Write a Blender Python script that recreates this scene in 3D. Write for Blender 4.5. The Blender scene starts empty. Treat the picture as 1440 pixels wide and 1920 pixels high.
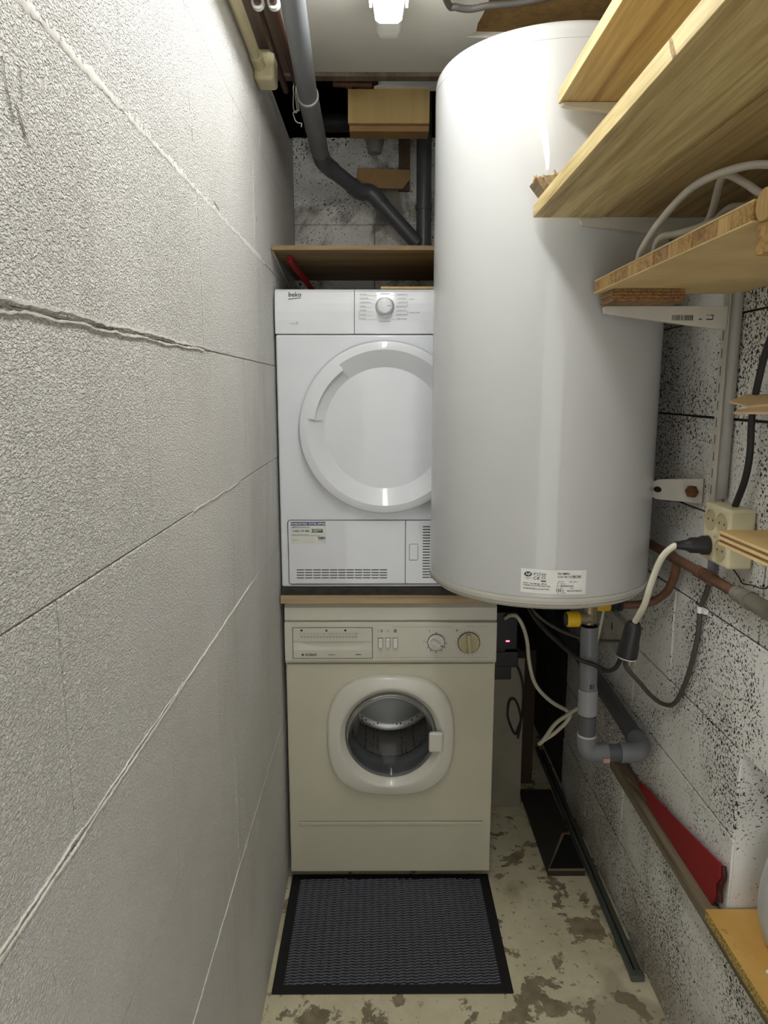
import bpy, bmesh, math, random
from mathutils import Vector, Matrix, noise as mnoise

random.seed(7)
scene = bpy.context.scene
C = scene.collection
PI = math.pi

# ------------------------------------------------------------------ camera
cam_d = bpy.data.cameras.new('camera')
cam = bpy.data.objects.new('camera', cam_d)
C.objects.link(cam)
scene.camera = cam
cam_d.sensor_fit = 'HORIZONTAL'
cam_d.sensor_width = 36.0
cam_d.lens = 1320.0 / 1440.0 * 36.0
cam_d.clip_start = 0.02
PITCH = math.atan((960 - 731) / 1320.0)
YAW = math.atan(6 / 1320.0 * math.cos(PITCH))
cam.location = (0, 0, 1.47)
cam.rotation_euler = (PI / 2 - PITCH, 0, -YAW)

# ------------------------------------------------------------------ world, exposure
WORLD_STRENGTH = 1.7
w = bpy.data.worlds.new('world'); scene.world = w
w.use_nodes = True
w.node_tree.nodes['Background'].inputs[0].default_value = (0.99, 1.0, 0.99, 1)   # added even fill light, entering by an unseen opening behind the camera
w.node_tree.nodes['Background'].inputs[1].default_value = WORLD_STRENGTH
scene.view_settings.view_transform = 'Standard'
scene.view_settings.look = 'None'
scene.view_settings.gamma = 1.0
scene.view_settings.use_curve_mapping = False
scene.view_settings.exposure = 0.36
LAMP_STRENGTH = 18.5
LAMP_COLOR = (0.99, 1.0, 0.985, 1)

# room dimensions (metres)
WL, WR, YB, YN, ZC = -0.283, 0.675, 2.42, -1.0, 2.26
YS = -0.25      # the walls are laid block by block from here on; behind that the camera cannot see

# ================================================================== helpers
def srgb(r, g, b):
    f = lambda c: (c / 255 / 12.92) if c / 255 <= 0.04045 else ((c / 255 + 0.055) / 1.055) ** 2.4
    return (f(r), f(g), f(b), 1.0)

class NT:
    """small node-tree helper"""
    def __init__(s, name):
        s.m = bpy.data.materials.new(name); s.m.use_nodes = True
        s.t = s.m.node_tree; s.b = s.t.nodes['Principled BSDF']
        s.pos = None
    def n(s, typ, **kw):
        nd = s.t.nodes.new(typ)
        for k, v in kw.items(): setattr(nd, k, v)
        return nd
    def link(s, a, b): s.t.links.new(a, b)
    def coord(s, scale=(1, 1, 1), rot=(0, 0, 0)):
        if s.pos is None: s.pos = s.n('ShaderNodeNewGeometry').outputs['Position']
        mp = s.n('ShaderNodeMapping'); s.link(s.pos, mp.inputs[0])
        mp.inputs['Scale'].default_value = scale; mp.inputs['Rotation'].default_value = rot
        return mp.outputs[0]
    def noise(s, scale, detail=2, rough=0.5, dist=0.0, co=None):
        nd = s.n('ShaderNodeTexNoise')
        s.link(co if co is not None else s.coord(), nd.inputs['Vector'])
        nd.inputs['Scale'].default_value = scale; nd.inputs['Detail'].default_value = detail
        nd.inputs['Roughness'].default_value = rough; nd.inputs['Distortion'].default_value = dist
        return nd.outputs[0]
    def ramp(s, fac, a, b, ca=(0, 0, 0, 1), cb=(1, 1, 1, 1)):
        r = s.n('ShaderNodeValToRGB'); s.link(fac, r.inputs[0])
        r.color_ramp.elements[0].position = a; r.color_ramp.elements[0].color = ca
        r.color_ramp.elements[1].position = b; r.color_ramp.elements[1].color = cb
        return r.outputs[0]
    def mix(s, fac, a, b):
        m = s.n('ShaderNodeMix', data_type='RGBA')
        if isinstance(fac, (int, float)): m.inputs[0].default_value = fac
        else: s.link(fac, m.inputs[0])
        for v, i in ((a, 6), (b, 7)):
            if isinstance(v, tuple): m.inputs[i].default_value = v
            else: s.link(v, m.inputs[i])
        return m.outputs[2]
    def math(s, op, a, b=0.0):
        m = s.n('ShaderNodeMath', operation=op)
        for v, i in ((a, 0), (b, 1)):
            if isinstance(v, (int, float)): m.inputs[i].default_value = v
            else: s.link(v, m.inputs[i])
        return m.outputs[0]
    def bump(s, h, strength=0.5, dist=0.002):
        b = s.n('ShaderNodeBump'); s.link(h, b.inputs['Height'])
        b.inputs['Strength'].default_value = strength; b.inputs['Distance'].default_value = dist
        s.link(b.outputs[0], s.b.inputs['Normal'])
    def color(s, c):
        if isinstance(c, tuple): s.b.inputs['Base Color'].default_value = c
        else: s.link(c, s.b.inputs['Base Color'])
    def rough(s, r):
        if isinstance(r, (int, float)): s.b.inputs['Roughness'].default_value = r
        else: s.link(r, s.b.inputs['Roughness'])

def plain(name, col, rough=0.5, metal=0.0, var=0.12, vscale=9.0, bump=0.0, bscale=200.0, coat=0.0, spec=0.5):
    t = NT(name)
    dark = tuple(c * (1 - var) for c in col[:3]) + (1,)
    light = tuple(min(1, c * (1 + var * 0.5)) for c in col[:3]) + (1,)
    t.color(t.mix(t.ramp(t.noise(vscale, 4, 0.6), 0.35, 0.65), dark, light))
    t.rough(rough); t.b.inputs['Metallic'].default_value = metal
    t.b.inputs['Coat Weight'].default_value = coat
    t.b.inputs['Specular IOR Level'].default_value = spec
    if bump: t.bump(t.noise(bscale, 2), bump, 0.001)
    return t.m

def wood(name, dark, light, axis='y', scale=60, rough=0.6, rings=0.5, bump=0.15):
    t = NT(name)
    st = {'x': (0.04, 1, 1), 'y': (1, 0.04, 1), 'z': (1, 1, 0.04)}[axis]
    co = t.coord(st)
    a = t.noise(scale, 5, 0.6, 0.6, co)
    bch = t.noise(scale * 0.16, 3, 0.5, 1.5, co)
    f = t.math('ADD', t.math('MULTIPLY', a, 1 - rings), t.math('MULTIPLY', bch, rings))
    t.color(t.ramp(f, 0.38, 0.61, dark, light))
    t.rough(rough); t.bump(a, bump, 0.001)
    return t.m

class MB:
    """mesh builder in world coordinates"""
    def __init__(s): s.bm = bmesh.new()
    def box(s, x0, x1, y0, y1, z0, z1, bev=0.0, seg=2):
        bm = bmesh.new()
        bmesh.ops.create_cube(bm, size=1)
        for v in bm.verts:
            v.co = Vector(((x0 + x1) / 2 + v.co.x * (x1 - x0), (y0 + y1) / 2 + v.co.y * (y1 - y0), (z0 + z1) / 2 + v.co.z * (z1 - z0)))
        if bev: bmesh.ops.bevel(bm, geom=bm.edges[:], offset=bev, segments=seg, profile=0.5, affect='EDGES', clamp_overlap=True)
        s.add(bm); return s
    def add(s, bm):
        me = bpy.data.meshes.new('tmp'); bm.to_mesh(me); bm.free()
        s.bm.from_mesh(me); bpy.data.meshes.remove(me)
    def obox(s, center, half, rot, bev=0.0):
        bm = bmesh.new(); bmesh.ops.create_cube(bm, size=2)
        for v in bm.verts: v.co = Vector((v.co.x * half[0], v.co.y * half[1], v.co.z * half[2]))
        if bev: bmesh.ops.bevel(bm, geom=bm.edges[:], offset=bev, segments=2, profile=0.5, affect='EDGES')
        M = Matrix.Translation(center) @ rot
        for v in bm.verts: v.co = M @ v.co
        s.add(bm); return s
    def prism(s, poly, axis, a, b, bev=0.0):
        """poly: 2-D points; axis is the extrusion axis"""
        bm = bmesh.new()
        def P(p, h):
            if axis == 'y': return Vector((p[0], h, p[1]))
            if axis == 'x': return Vector((h, p[0], p[1]))
            return Vector((p[0], p[1], h))
        v0 = [bm.verts.new(P(p, a)) for p in poly]; v1 = [bm.verts.new(P(p, b)) for p in poly]
        n = len(poly)
        bm.faces.new(v0); bm.faces.new(v1[::-1])
        for i in range(n): bm.faces.new((v0[i], v1[i], v1[(i + 1) % n], v0[(i + 1) % n]))
        bmesh.ops.recalc_face_normals(bm, faces=bm.faces[:])
        if bev: bmesh.ops.bevel(bm, geom=bm.edges[:], offset=bev, segments=2, profile=0.5, affect='EDGES', clamp_overlap=True)
        s.add(bm); return s
    def lathe(s, prof, c, axis='y', n=64, close=False):
        """prof: (radius, position along axis [absolute]); c: centre in the other two coords"""
        bm = bmesh.new(); rings = []
        def P(r, h, a):
            u, v = r * math.cos(a), r * math.sin(a)
            if axis == 'y': return Vector((c[0] + u, h, c[1] + v))
            if axis == 'x': return Vector((h, c[0] + u, c[1] + v))
            return Vector((c[0] + u, c[1] + v, h))
        for r, h in prof:
            if r < 1e-6: rings.append([bm.verts.new(P(0, h, 0))])
            else: rings.append([bm.verts.new(P(r, h, 2 * PI * i / n)) for i in range(n)])
        pairs = list(zip(rings, rings[1:]))
        if close: pairs.append((rings[-1], rings[0]))
        for A, B in pairs:
            for i in range(n):
                j = (i + 1) % n
                if len(A) == 1 and len(B) == 1: continue
                if len(A) == 1: bm.faces.new((A[0], B[i], B[j]))
                elif len(B) == 1: bm.faces.new((A[i], B[0], A[j]))
                else: bm.faces.new((A[i], B[i], B[j], A[j]))
        bmesh.ops.recalc_face_normals(bm, faces=bm.faces[:])
        s.add(bm); return s
    def tube(s, pts, r, n=12, smooth=True, step=6, caps=True):
        pts = [Vector(p) for p in pts]
        if smooth and len(pts) > 2:
            out = []
            for i in range(len(pts) - 1):
                p0 = pts[i - 1] if i else pts[0] * 2 - pts[1]
                p1, p2 = pts[i], pts[i + 1]
                p3 = pts[i + 2] if i + 2 < len(pts) else p2 * 2 - p1
                for k in range(step):
                    t = k / step
                    out.append(0.5 * ((2 * p1) + (p2 - p0) * t + (2 * p0 - 5 * p1 + 4 * p2 - p3) * t * t + (3 * p1 - p0 - 3 * p2 + p3) * t ** 3))
            out.append(pts[-1]); pts = out
        bm = bmesh.new(); rings = []
        T = (pts[1] - pts[0]).normalized()
        N = T.orthogonal().normalized()
        for i, p in enumerate(pts):
            if i == 0: t = (pts[1] - pts[0])
            elif i == len(pts) - 1: t = pts[-1] - pts[-2]
            else: t = (pts[i + 1] - pts[i]).normalized() + (pts[i] - pts[i - 1]).normalized()
            t = t.normalized() if t.length > 1e-9 else T
            q = T.rotation_difference(t); N = q @ N; T = t
            Bv = T.cross(N)
            k = 1.0
            if 0 < i < len(pts) - 1:
                ca = (pts[i + 1] - pts[i]).normalized().dot(t)
                k = 1 / max(0.6, ca)
            rr = r(i / (len(pts) - 1)) if callable(r) else r
            rings.append([bm.verts.new(p + (N * math.cos(2 * PI * j / n) + Bv * math.sin(2 * PI * j / n)) * rr) for j in range(n)])
        for A, B in zip(rings, rings[1:]):
            for i in range(n):
                j = (i + 1) % n; bm.faces.new((A[i], A[j], B[j], B[i]))
        if caps: bm.faces.new(rings[0][::-1]); bm.faces.new(rings[-1])
        bmesh.ops.recalc_face_normals(bm, faces=bm.faces[:])
        s.add(bm); return s
    def loft(s, rings, close=True, cap0=False, cap1=False):
        bm = bmesh.new()
        R = [[bm.verts.new(p) for p in ring] for ring in rings]
        for A, B in zip(R, R[1:]):
            n = len(A)
            for i in range(n if close else n - 1):
                j = (i + 1) % n; bm.faces.new((A[i], B[i], B[j], A[j]))
        if cap0: bm.faces.new(R[0])
        if cap1: bm.faces.new(R[-1][::-1])
        bmesh.ops.recalc_face_normals(bm, faces=bm.faces[:])
        s.add(bm); return s
    def build(s, name, mat, parent=None, smooth=35):
        me = bpy.data.meshes.new(name)
        xs = [v.co for v in s.bm.verts]
        mn = Vector((min(v.x for v in xs), min(v.y for v in xs), min(v.z for v in xs)))
        mx = Vector((max(v.x for v in xs), max(v.y for v in xs), max(v.z for v in xs)))
        o0 = Vector(((mn.x + mx.x) / 2, (mn.y + mx.y) / 2, mn.z))
        bmesh.ops.translate(s.bm, verts=s.bm.verts[:], vec=-o0)
        if smooth:
            ang = math.radians(smooth)
            for f in s.bm.faces: f.smooth = True
            for e in s.bm.edges:
                e.smooth = not (len(e.link_faces) == 2 and e.calc_face_angle(0) > ang)
        s.bm.to_mesh(me); s.bm.free()
        me.materials.append(mat)
        o = bpy.data.objects.new(name, me); C.objects.link(o)
        o.location = o0
        if smooth:
            wn = o.modifiers.new('weighted_normals', 'WEIGHTED_NORMAL'); wn.keep_sharp = True; wn.weight = 80
        if parent is not None: adopt(o, parent)
        return o

def adopt(o, parent):
    o.parent = parent
    o.matrix_parent_inverse = Matrix.Translation(parent.location).inverted()

def tag(o, label, cat, group=None):
    o['label'] = label; o['category'] = cat
    if group: o['group'] = group
    return o

def thing(name, label, cat, loc, group=None):
    e = bpy.data.objects.new(name, None); C.objects.link(e)
    e.empty_display_size = 0.05; e.location = loc
    return tag(e, label, cat, group)

def struct(o): o['kind'] = 'structure'; return o

_txt_cache = {}
def text_verts(body, size, align='LEFT', spacing=1.0, bold=0.0):
    cu = bpy.data.curves.new('txt', 'FONT'); cu.body = body; cu.size = size
    cu.align_x = align; cu.space_character = spacing; cu.offset = bold; cu.resolution_u = 2
    ob = bpy.data.objects.new('txt', cu); C.objects.link(ob)
    bpy.context.view_layer.update()
    me = bpy.data.meshes.new_from_object(ob.evaluated_get(bpy.context.evaluated_depsgraph_get()))
    vs = [tuple(v.co[:2]) for v in me.vertices]; fs = [tuple(p.vertices) for p in me.polygons]
    bpy.data.objects.remove(ob); bpy.data.curves.remove(cu); bpy.data.meshes.remove(me)
    return vs, fs

def print_mesh(items, place, name, mat, parent):
    """items: list of flat pieces: ('t', body, size, u, v, align) text or ('r', u0, v0, u1, v1) bar or ('p', [(u,v)..]) polygon; place maps (u,v) to 3-D"""
    verts, faces = [], []
    for it in items:
        k = len(verts)
        if it[0] == 't':
            vs, fs = text_verts(it[1], it[2], it[5] if len(it) > 5 else 'LEFT', 1.0, it[6] if len(it) > 6 else 0.0)
            sk = it[7] if len(it) > 7 else 0.0
            verts += [place(it[3] + x + sk * y, it[4] + y) for x, y in vs]
            faces += [tuple(k + i for i in f) for f in fs]
        elif it[0] == 'r':
            _, a, b, c, d = it
            verts += [place(a, b), place(c, b), place(c, d), place(a, d)]; faces.append((k, k + 1, k + 2, k + 3))
        else:
            verts += [place(*p) for p in it[1]]; faces.append(tuple(range(k, k + len(it[1]))))
    mn = Vector([sum(v[i] for v in verts) / len(verts) for i in range(3)])
    me = bpy.data.meshes.new(name)
    me.from_pydata([tuple(Vector(v) - mn) for v in verts], [], faces)
    me.materials.append(mat)
    o = bpy.data.objects.new(name, me); C.objects.link(o); o.location = mn
    if len(items) > 1 or any(i[0] == 't' for i in items): o['kind'] = 'stuff'     # flat print, too fine to pick apart
    if parent is not None: adopt(o, parent)
    return o

def seg_bar(u0, v0, u1, v1, w):
    d = Vector((u1 - u0, v1 - v0)); d.normalize(); n = Vector((-d.y, d.x)) * w / 2
    return ('p', [(u0 + n.x, v0 + n.y), (u0 - n.x, v0 - n.y), (u1 - n.x, v1 - n.y), (u1 + n.x, v1 + n.y)])

def ellipse(u, v, a, b, n=28, rot=0.0):
    return ('p', [(u + a * math.cos(t) * math.cos(rot) - b * math.sin(t) * math.sin(rot), v + a * math.cos(t) * math.sin(rot) + b * math.sin(t) * math.cos(rot)) for t in [2 * PI * i / n for i in range(n)]])

# ================================================================== materials
M = {}
def m_left_wall():
    t = NT('left_wall_paint')
    base = t.mix(t.ramp(t.noise(2.2, 5, 0.6), 0.3, 0.7), srgb(230, 228, 223), srgb(243, 242, 239))
    stain = t.ramp(t.noise(1.0, 4, 0.65, 0.4, t.coord((5, 5, 1.2))), 0.56, 0.74)
    base = t.mix(t.math('MULTIPLY', stain, 0.35), base, srgb(206, 201, 190))
    t.color(base); t.rough(0.75)
    worm = t.noise(330, 1.5, 0.5, 0.7, t.coord((1, 0.75, 1.3)))
    amt = t.ramp(t.noise(1.6, 3, 0.5), 0.35, 0.62, (0.6, 0.6, 0.6, 1), (1, 1, 1, 1))
    h = t.math('MULTIPLY', t.ramp(worm, 0.36, 0.64), amt)
    h = t.math('ADD', h, t.math('MULTIPLY', t.noise(420, 2), 0.25))
    t.bump(h, 1.0, 0.0034)
    return t.m
def m_pitted(name, amount=0.57, stain=0.0):
    t = NT(name)
    sp = t.noise(185, 1.2, 0.5, 0.8)
    area = t.noise(3.2, 3, 0.55)
    thr = t.math('SUBTRACT', sp, t.math('MULTIPLY', t.ramp(area, 0.36, 0.60, (1, 1, 1, 1), (0, 0, 0, 1)), 0.16))
    mask = t.ramp(thr, amount - 0.02, amount + 0.035)
    base = t.mix(t.ramp(t.noise(6, 5, 0.6), 0.3, 0.7), srgb(226, 224, 218), srgb(242, 241, 237))
    col = t.mix(mask, base, srgb(54, 49, 41))
    dirt = t.ramp(t.noise(2.4 if not stain else 5.0, 5, 0.7, 0.5), 0.56 - 0.1 * stain, 0.70 - 0.12 * stain)
    # patchy tint, browner towards the floor over the bottom courses
    sx = t.n('ShaderNodeSeparateXYZ'); t.link(t.pos, sx.inputs[0])
    low = t.n('ShaderNodeMapRange'); t.link(sx.outputs[2], low.inputs[0])
    low.inputs[1].default_value = 0.32; low.inputs[2].default_value = 0.02; low.inputs[3].default_value = 0.0; low.inputs[4].default_value = 1.0
    low2 = t.math('MULTIPLY', low.outputs[0], t.ramp(t.noise(5, 4, 0.6), 0.3, 0.6))
    col = t.mix(t.math('MULTIPLY', low2, 0.75), col, srgb(132, 118, 92))
    col = t.mix(t.math('MULTIPLY', dirt, 0.25 + stain), col, srgb(96, 87, 72))
    t.color(col); t.rough(0.8)
    h = t.math('SUBTRACT', t.math('MULTIPLY', t.noise(300, 3), 0.4), mask)
    t.bump(h, 0.8, 0.0022)
    return t.m
def m_floor():
    t = NT('worn_painted_concrete')
    paint = t.mix(t.ramp(t.noise(7, 5, 0.65), 0.3, 0.7), srgb(206, 197, 164), srgb(232, 225, 196))
    conc = t.mix(t.ramp(t.noise(25, 5, 0.6), 0.3, 0.7), srgb(118, 107, 84), srgb(164, 152, 124))
    a = t.noise(8.5, 6, 0.64, 0.3)
    mask = t.ramp(a, 0.55, 0.57)
    fine = t.ramp(t.noise(38, 4, 0.7), 0.60, 0.64)
    grey = t.ramp(t.noise(2.3, 4, 0.55, 0.3), 0.56, 0.62)
    col = t.mix(t.math('MAXIMUM', mask, t.math('MULTIPLY', fine, 0.8)), paint, conc)
    col = t.mix(t.math('MULTIPLY', grey, 0.5), col, srgb(140, 130, 108))
    t.color(col); t.rough(0.7)
    t.bump(t.math('SUBTRACT', t.math('MULTIPLY', t.noise(180, 3), 0.4), mask), 0.5, 0.0012)
    return t.m
M['lwall'] = m_left_wall()
M['mortar_white'] = plain('white_joint_filler', srgb(228, 226, 220), 0.8, bump=0.5, bscale=180)
M['joint_smooth'] = plain('smooth_joint', srgb(204, 201, 194), 0.8, bump=0.4, bscale=240)
M['rwall'] = m_pitted('pitted_painted_block', 0.55)
M['bwall'] = m_pitted('pitted_damp_block', 0.582, 0.5)
M['mortar_far'] = plain('far_wall_mortar', srgb(150, 146, 136), 0.9, bump=0.8, bscale=150)
M['mortar_dark'] = plain('recessed_mortar', srgb(58, 53, 45), 0.9, bump=0.8, bscale=150)
M['mortar_grey'] = plain('left_wall_mortar', srgb(186, 181, 170), 0.85, bump=0.8, bscale=150)
M['plaster'] = plain('smooth_grey_plaster', srgb(206, 204, 198), 0.8, vscale=5, bump=0.3, bscale=90)
M['recess_lining'] = plain('dark_recess_lining', srgb(78, 70, 58), 0.9, var=0.3, vscale=12)  # dark lining for the recess added to deepen the gap
M['scuff'] = plain('scuff_grey', srgb(128, 124, 118), 0.8)
M['reveal'] = m_pitted('lightly_pitted_plaster', 0.60)
M['floor'] = m_floor()
M['ceiling'] = plain('ceiling_board', srgb(228, 225, 214), 0.8, var=0.08, vscale=3)
M['void'] = plain('dark_void', srgb(15, 13, 11), 0.9)  # near-black colour carries the shade of hollow spaces
M['timber_dark'] = wood('dark_timber', srgb(62, 46, 32), srgb(98, 76, 54), 'y')
M['timber_brown'] = wood('brown_plank', srgb(92, 76, 62), srgb(126, 108, 92), 'y')
M['pine'] = wood('pine_shelf', srgb(158, 130, 74), srgb(226, 206, 148), 'y', 130, 0.55, 0.55)
M['pine2'] = wood('pine_shelf_darker', srgb(152, 124, 76), srgb(208, 184, 130), 'y', 110, 0.55, 0.6)
M['ply_face'] = plain('plywood_face', srgb(190, 158, 102), 0.55, var=0.1, vscale=6)
M['core_a'] = wood('core_strip_a', srgb(150, 112, 58), srgb(206, 166, 100), 'x', 160, 0.6, 0.3)
M['core_b'] = wood('core_strip_b', srgb(168, 128, 72), srgb(216, 182, 116), 'z', 190, 0.6, 0.3)
M['core_c'] = wood('core_strip_c', srgb(132, 96, 52), srgb(190, 150, 92), 'x', 220, 0.6, 0.5)
M['ply_pale'] = plain('pale_ply_sheet', srgb(222, 194, 138), 0.6)
M['ply_dark'] = wood('dark_plywood_edge', srgb(98, 66, 34), srgb(164, 124, 72), 'y', 300, 0.6, 0.2)
M['mdf'] = wood('varnished_board', srgb(204, 172, 108), srgb(220, 190, 128), 'z', 20, 0.5, 0.4, 0.05)
M['mdf_brown'] = plain('brown_board', srgb(174, 138, 86), 0.6)
def m_chip():
    t = NT('chipboard')
    v = t.n('ShaderNodeTexVoronoi'); t.link(t.coord((1, 1, 1)), v.inputs['Vector']); v.inputs['Scale'].default_value = 190
    col = t.mix(t.ramp(t.noise(260, 2), 0.42, 0.6), srgb(150, 122, 60), srgb(214, 184, 106))
    col = t.mix(t.ramp(v.outputs['Distance'], 0.0, 0.5), srgb(98, 80, 40), col)
    t.color(col); t.rough(0.8); t.bump(t.noise(200, 2), 0.8, 0.002); return t.m
def m_chip_top():
    t = NT('chipboard_face')
    col = t.mix(t.ramp(t.noise(8, 5, 0.6), 0.3, 0.7), srgb(204, 156, 78), srgb(224, 180, 102))
    st = t.ramp(t.noise(26, 4, 0.65), 0.60, 0.68)
    t.color(t.mix(t.math('MULTIPLY', st, 0.5), col, srgb(140, 100, 46))); t.rough(0.5); return t.m
M['chip'] = m_chip(); M['chip_top'] = m_chip_top()
M['osb'] = plain('fibre_board', srgb(150, 118, 66), 0.8, var=0.25, vscale=60, bump=0.5, bscale=150)
M['enamel'] = plain('white_enamel', srgb(222, 224, 229), 0.35, var=0.015, coat=0.35)
M['enamel_plastic'] = plain('white_plastic', srgb(224, 226, 230), 0.38, var=0.015, coat=0.5)
M['tank'] = plain('white_tank_paint', srgb(197, 198, 197), 0.40, var=0.02, vscale=3, coat=0.55)
M['tank_base'] = plain('tank_base_plastic', srgb(206, 203, 192), 0.45, var=0.04)
M['cream'] = plain('aged_cream_enamel', srgb(204, 200, 178), 0.32, var=0.05, vscale=4, coat=0.2)
M['cream_plastic'] = plain('aged_cream_plastic', srgb(208, 205, 190), 0.35, var=0.03)
M['cream_door'] = plain('off_white_door_plastic', srgb(214, 212, 200), 0.28, var=0.02, coat=0.2)
M['knob_white'] = plain('white_knob_plastic', srgb(222, 220, 212), 0.35)
M['knob_cream'] = plain('yellowed_knob_plastic', srgb(190, 180, 140), 0.4)
M['rubber_grey'] = plain('grey_rubber', srgb(112, 114, 116), 0.5)
M['seam'] = plain('dark_seam', srgb(40, 40, 42), 0.7)
M['seam_soft'] = plain('soft_seam', srgb(128, 128, 126), 0.6)
M['slot'] = plain('vent_slot_dark', srgb(66, 66, 68), 0.7)
M['print_dark'] = plain('dark_print', srgb(38, 38, 42), 0.6)
M['print_grey'] = plain('grey_print', srgb(140, 142, 146), 0.6)
M['print_mid'] = plain('brown_grey_print', srgb(96, 94, 84), 0.6)
M['black_print'] = plain('black_print', srgb(16, 16, 16), 0.6)
M['paper'] = plain('white_paper', srgb(242, 242, 238), 0.6)
M['paper_green'] = plain('pale_sticker', srgb(222, 224, 212), 0.5)
M['blue'] = plain('blue_print', srgb(36, 52, 118), 0.5)
M['green'] = plain('green_print', srgb(70, 96, 52), 0.5)
M['white_print'] = plain('white_print', srgb(236, 236, 236), 0.5)
def m_drum():
    t = NT('perforated_steel')
    v = t.n('ShaderNodeTexVoronoi'); t.link(t.coord(), v.inputs['Vector']); v.inputs['Scale'].default_value = 75
    v.inputs['Randomness'].default_value = 0.25
    d = t.ramp(v.outputs['Distance'], 0.20, 0.27)
    t.color(t.mix(d, (0.01, 0.01, 0.01, 1), (0.6, 0.58, 0.55, 1))); t.rough(0.28)
    t.b.inputs['Metallic'].default_value = 0.9; return t.m
M['drum'] = m_drum()
M['steel'] = plain('bright_steel', (0.62, 0.6, 0.57, 1), 0.25, 1.0)
def m_glass():
    t = NT('porthole_glass')
    tr = t.n('ShaderNodeBsdfTransparent'); tr.inputs[0].default_value = (0.78, 0.8, 0.8, 1)
    gl = t.n('ShaderNodeBsdfGlossy'); gl.inputs['Roughness'].default_value = 0.03
    fr = t.n('ShaderNodeFresnel'); fr.inputs[0].default_value = 1.25
    mx = t.n('ShaderNodeMixShader'); t.link(fr.outputs[0], mx.inputs[0]); t.link(tr.outputs[0], mx.inputs[1]); t.link(gl.outputs[0], mx.inputs[2])
    t.link(mx.outputs[0], t.t.nodes['Material Output'].inputs[0]); return t.m
M['glass'] = m_glass()
M['pvc'] = plain('grey_pvc', srgb(118, 120, 124), 0.38, var=0.06)
M['pvc_light'] = plain('light_grey_pvc', srgb(146, 147, 149), 0.4, var=0.05)
M['pvc_dark'] = plain('dark_grey_pvc', srgb(84, 86, 90), 0.38, var=0.06)
M['glue'] = plain('white_glue', srgb(190, 190, 186), 0.6)
M['copper'] = plain('painted_brown_copper', srgb(112, 78, 58), 0.5, var=0.25, vscale=30)
M['pipe_brown'] = plain('dark_brown_pipe', srgb(74, 46, 36), 0.4)
M['lead_grey'] = plain('grey_painted_pipe', srgb(136, 130, 118), 0.55, var=0.2, vscale=25)
M['brass'] = plain('tarnished_brass', srgb(158, 144, 118), 0.4, 0.6, var=0.2, vscale=60)
M['yellow'] = plain('yellow_plastic', srgb(226, 184, 22), 0.4)
M['black_plastic'] = plain('black_plastic', srgb(30, 30, 31), 0.45)
M['black_cable'] = plain('black_cable', srgb(34, 31, 28), 0.55)
M['grey_cable'] = plain('dark_grey_cable', srgb(78, 74, 68), 0.55)
M['white_cable'] = plain('cream_cable', srgb(216, 210, 190), 0.45)
M['pale_cable'] = plain('pale_grey_cable', srgb(204, 200, 190), 0.45)
M['beige_plastic'] = plain('beige_plastic', srgb(216, 207, 172), 0.35)
M['conduit'] = plain('cream_conduit', srgb(206, 196, 158), 0.45)
M['grey_metal'] = plain('grey_painted_metal', srgb(168, 166, 160), 0.45)
M['bracket'] = plain('white_bracket', srgb(206, 202, 190), 0.45)
M['rust'] = plain('rusty_bolt', srgb(104, 66, 40), 0.8, var=0.4, vscale=120, bump=0.8)
M['rubber_black'] = plain('black_rubber', srgb(19, 19, 21), 0.75)
M['carpet'] = plain('charcoal_carpet', srgb(104, 106, 114), 0.95, var=0.25, vscale=250, bump=0.6, bscale=900)
M['red'] = plain('red_plastic', srgb(150, 26, 34), 0.45)
M['red_dark'] = plain('dark_red_edge', srgb(72, 12, 16), 0.5)
M['batten'] = wood('weathered_batten', srgb(92, 82, 64), srgb(146, 134, 110), 'y', 70, 0.8, 0.4, 0.5)
M['cardboard'] = plain('cardboard', srgb(216, 188, 146), 0.8)
M['bucket'] = plain('pale_grey_plastic', srgb(206, 208, 206), 0.35)
M['appl_white'] = plain('old_white_panel', srgb(140, 133, 116), 0.5)
M['rod'] = plain('grey_green_rod', srgb(92, 98, 92), 0.4, 0.3)
M['brown_card'] = plain('brown_hardboard', srgb(58, 42, 30), 0.85)
def m_emit(name, col, s):
    t = NT(name); t.b.inputs['Base Color'].default_value = (0.9, 0.9, 0.88, 1)
    t.b.inputs['Emission Color'].default_value = col; t.b.inputs['Emission Strength'].default_value = s; return t.m

# ================================================================== room shell
# floor
struct(MB().box(WL - 0.12, WR + 0.5, YN - 0.12, YB + 1.1, -0.06, 0.0).build('floor', M['floor']))

# ceiling: white board with a torn edge, fibre board above it
poly = [(WL - 0.1, YN), (0.245, YN), (0.24, 1.0), (0.236, 1.3), (0.229, 1.50), (0.224, 1.60), (0.219, 1.66), (0.213, 1.70), (0.214, 1.735),
        (0.205, 1.748), (0.188, 1.756), (0.205, 1.762), (0.24, 1.764), (WR + 0.1, 1.768), (WR + 0.1, 1.94), (WL - 0.1, 1.94)]
ceil = struct(MB().prism(poly, 'z', ZC, ZC + 0.013).build('ceiling', M['ceiling'], smooth=0))
MB().box(0.12, WR + 0.45, YN, 1.90, ZC + 0.0135, ZC + 0.03).build('fibre_board', M['osb'], ceil)
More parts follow.
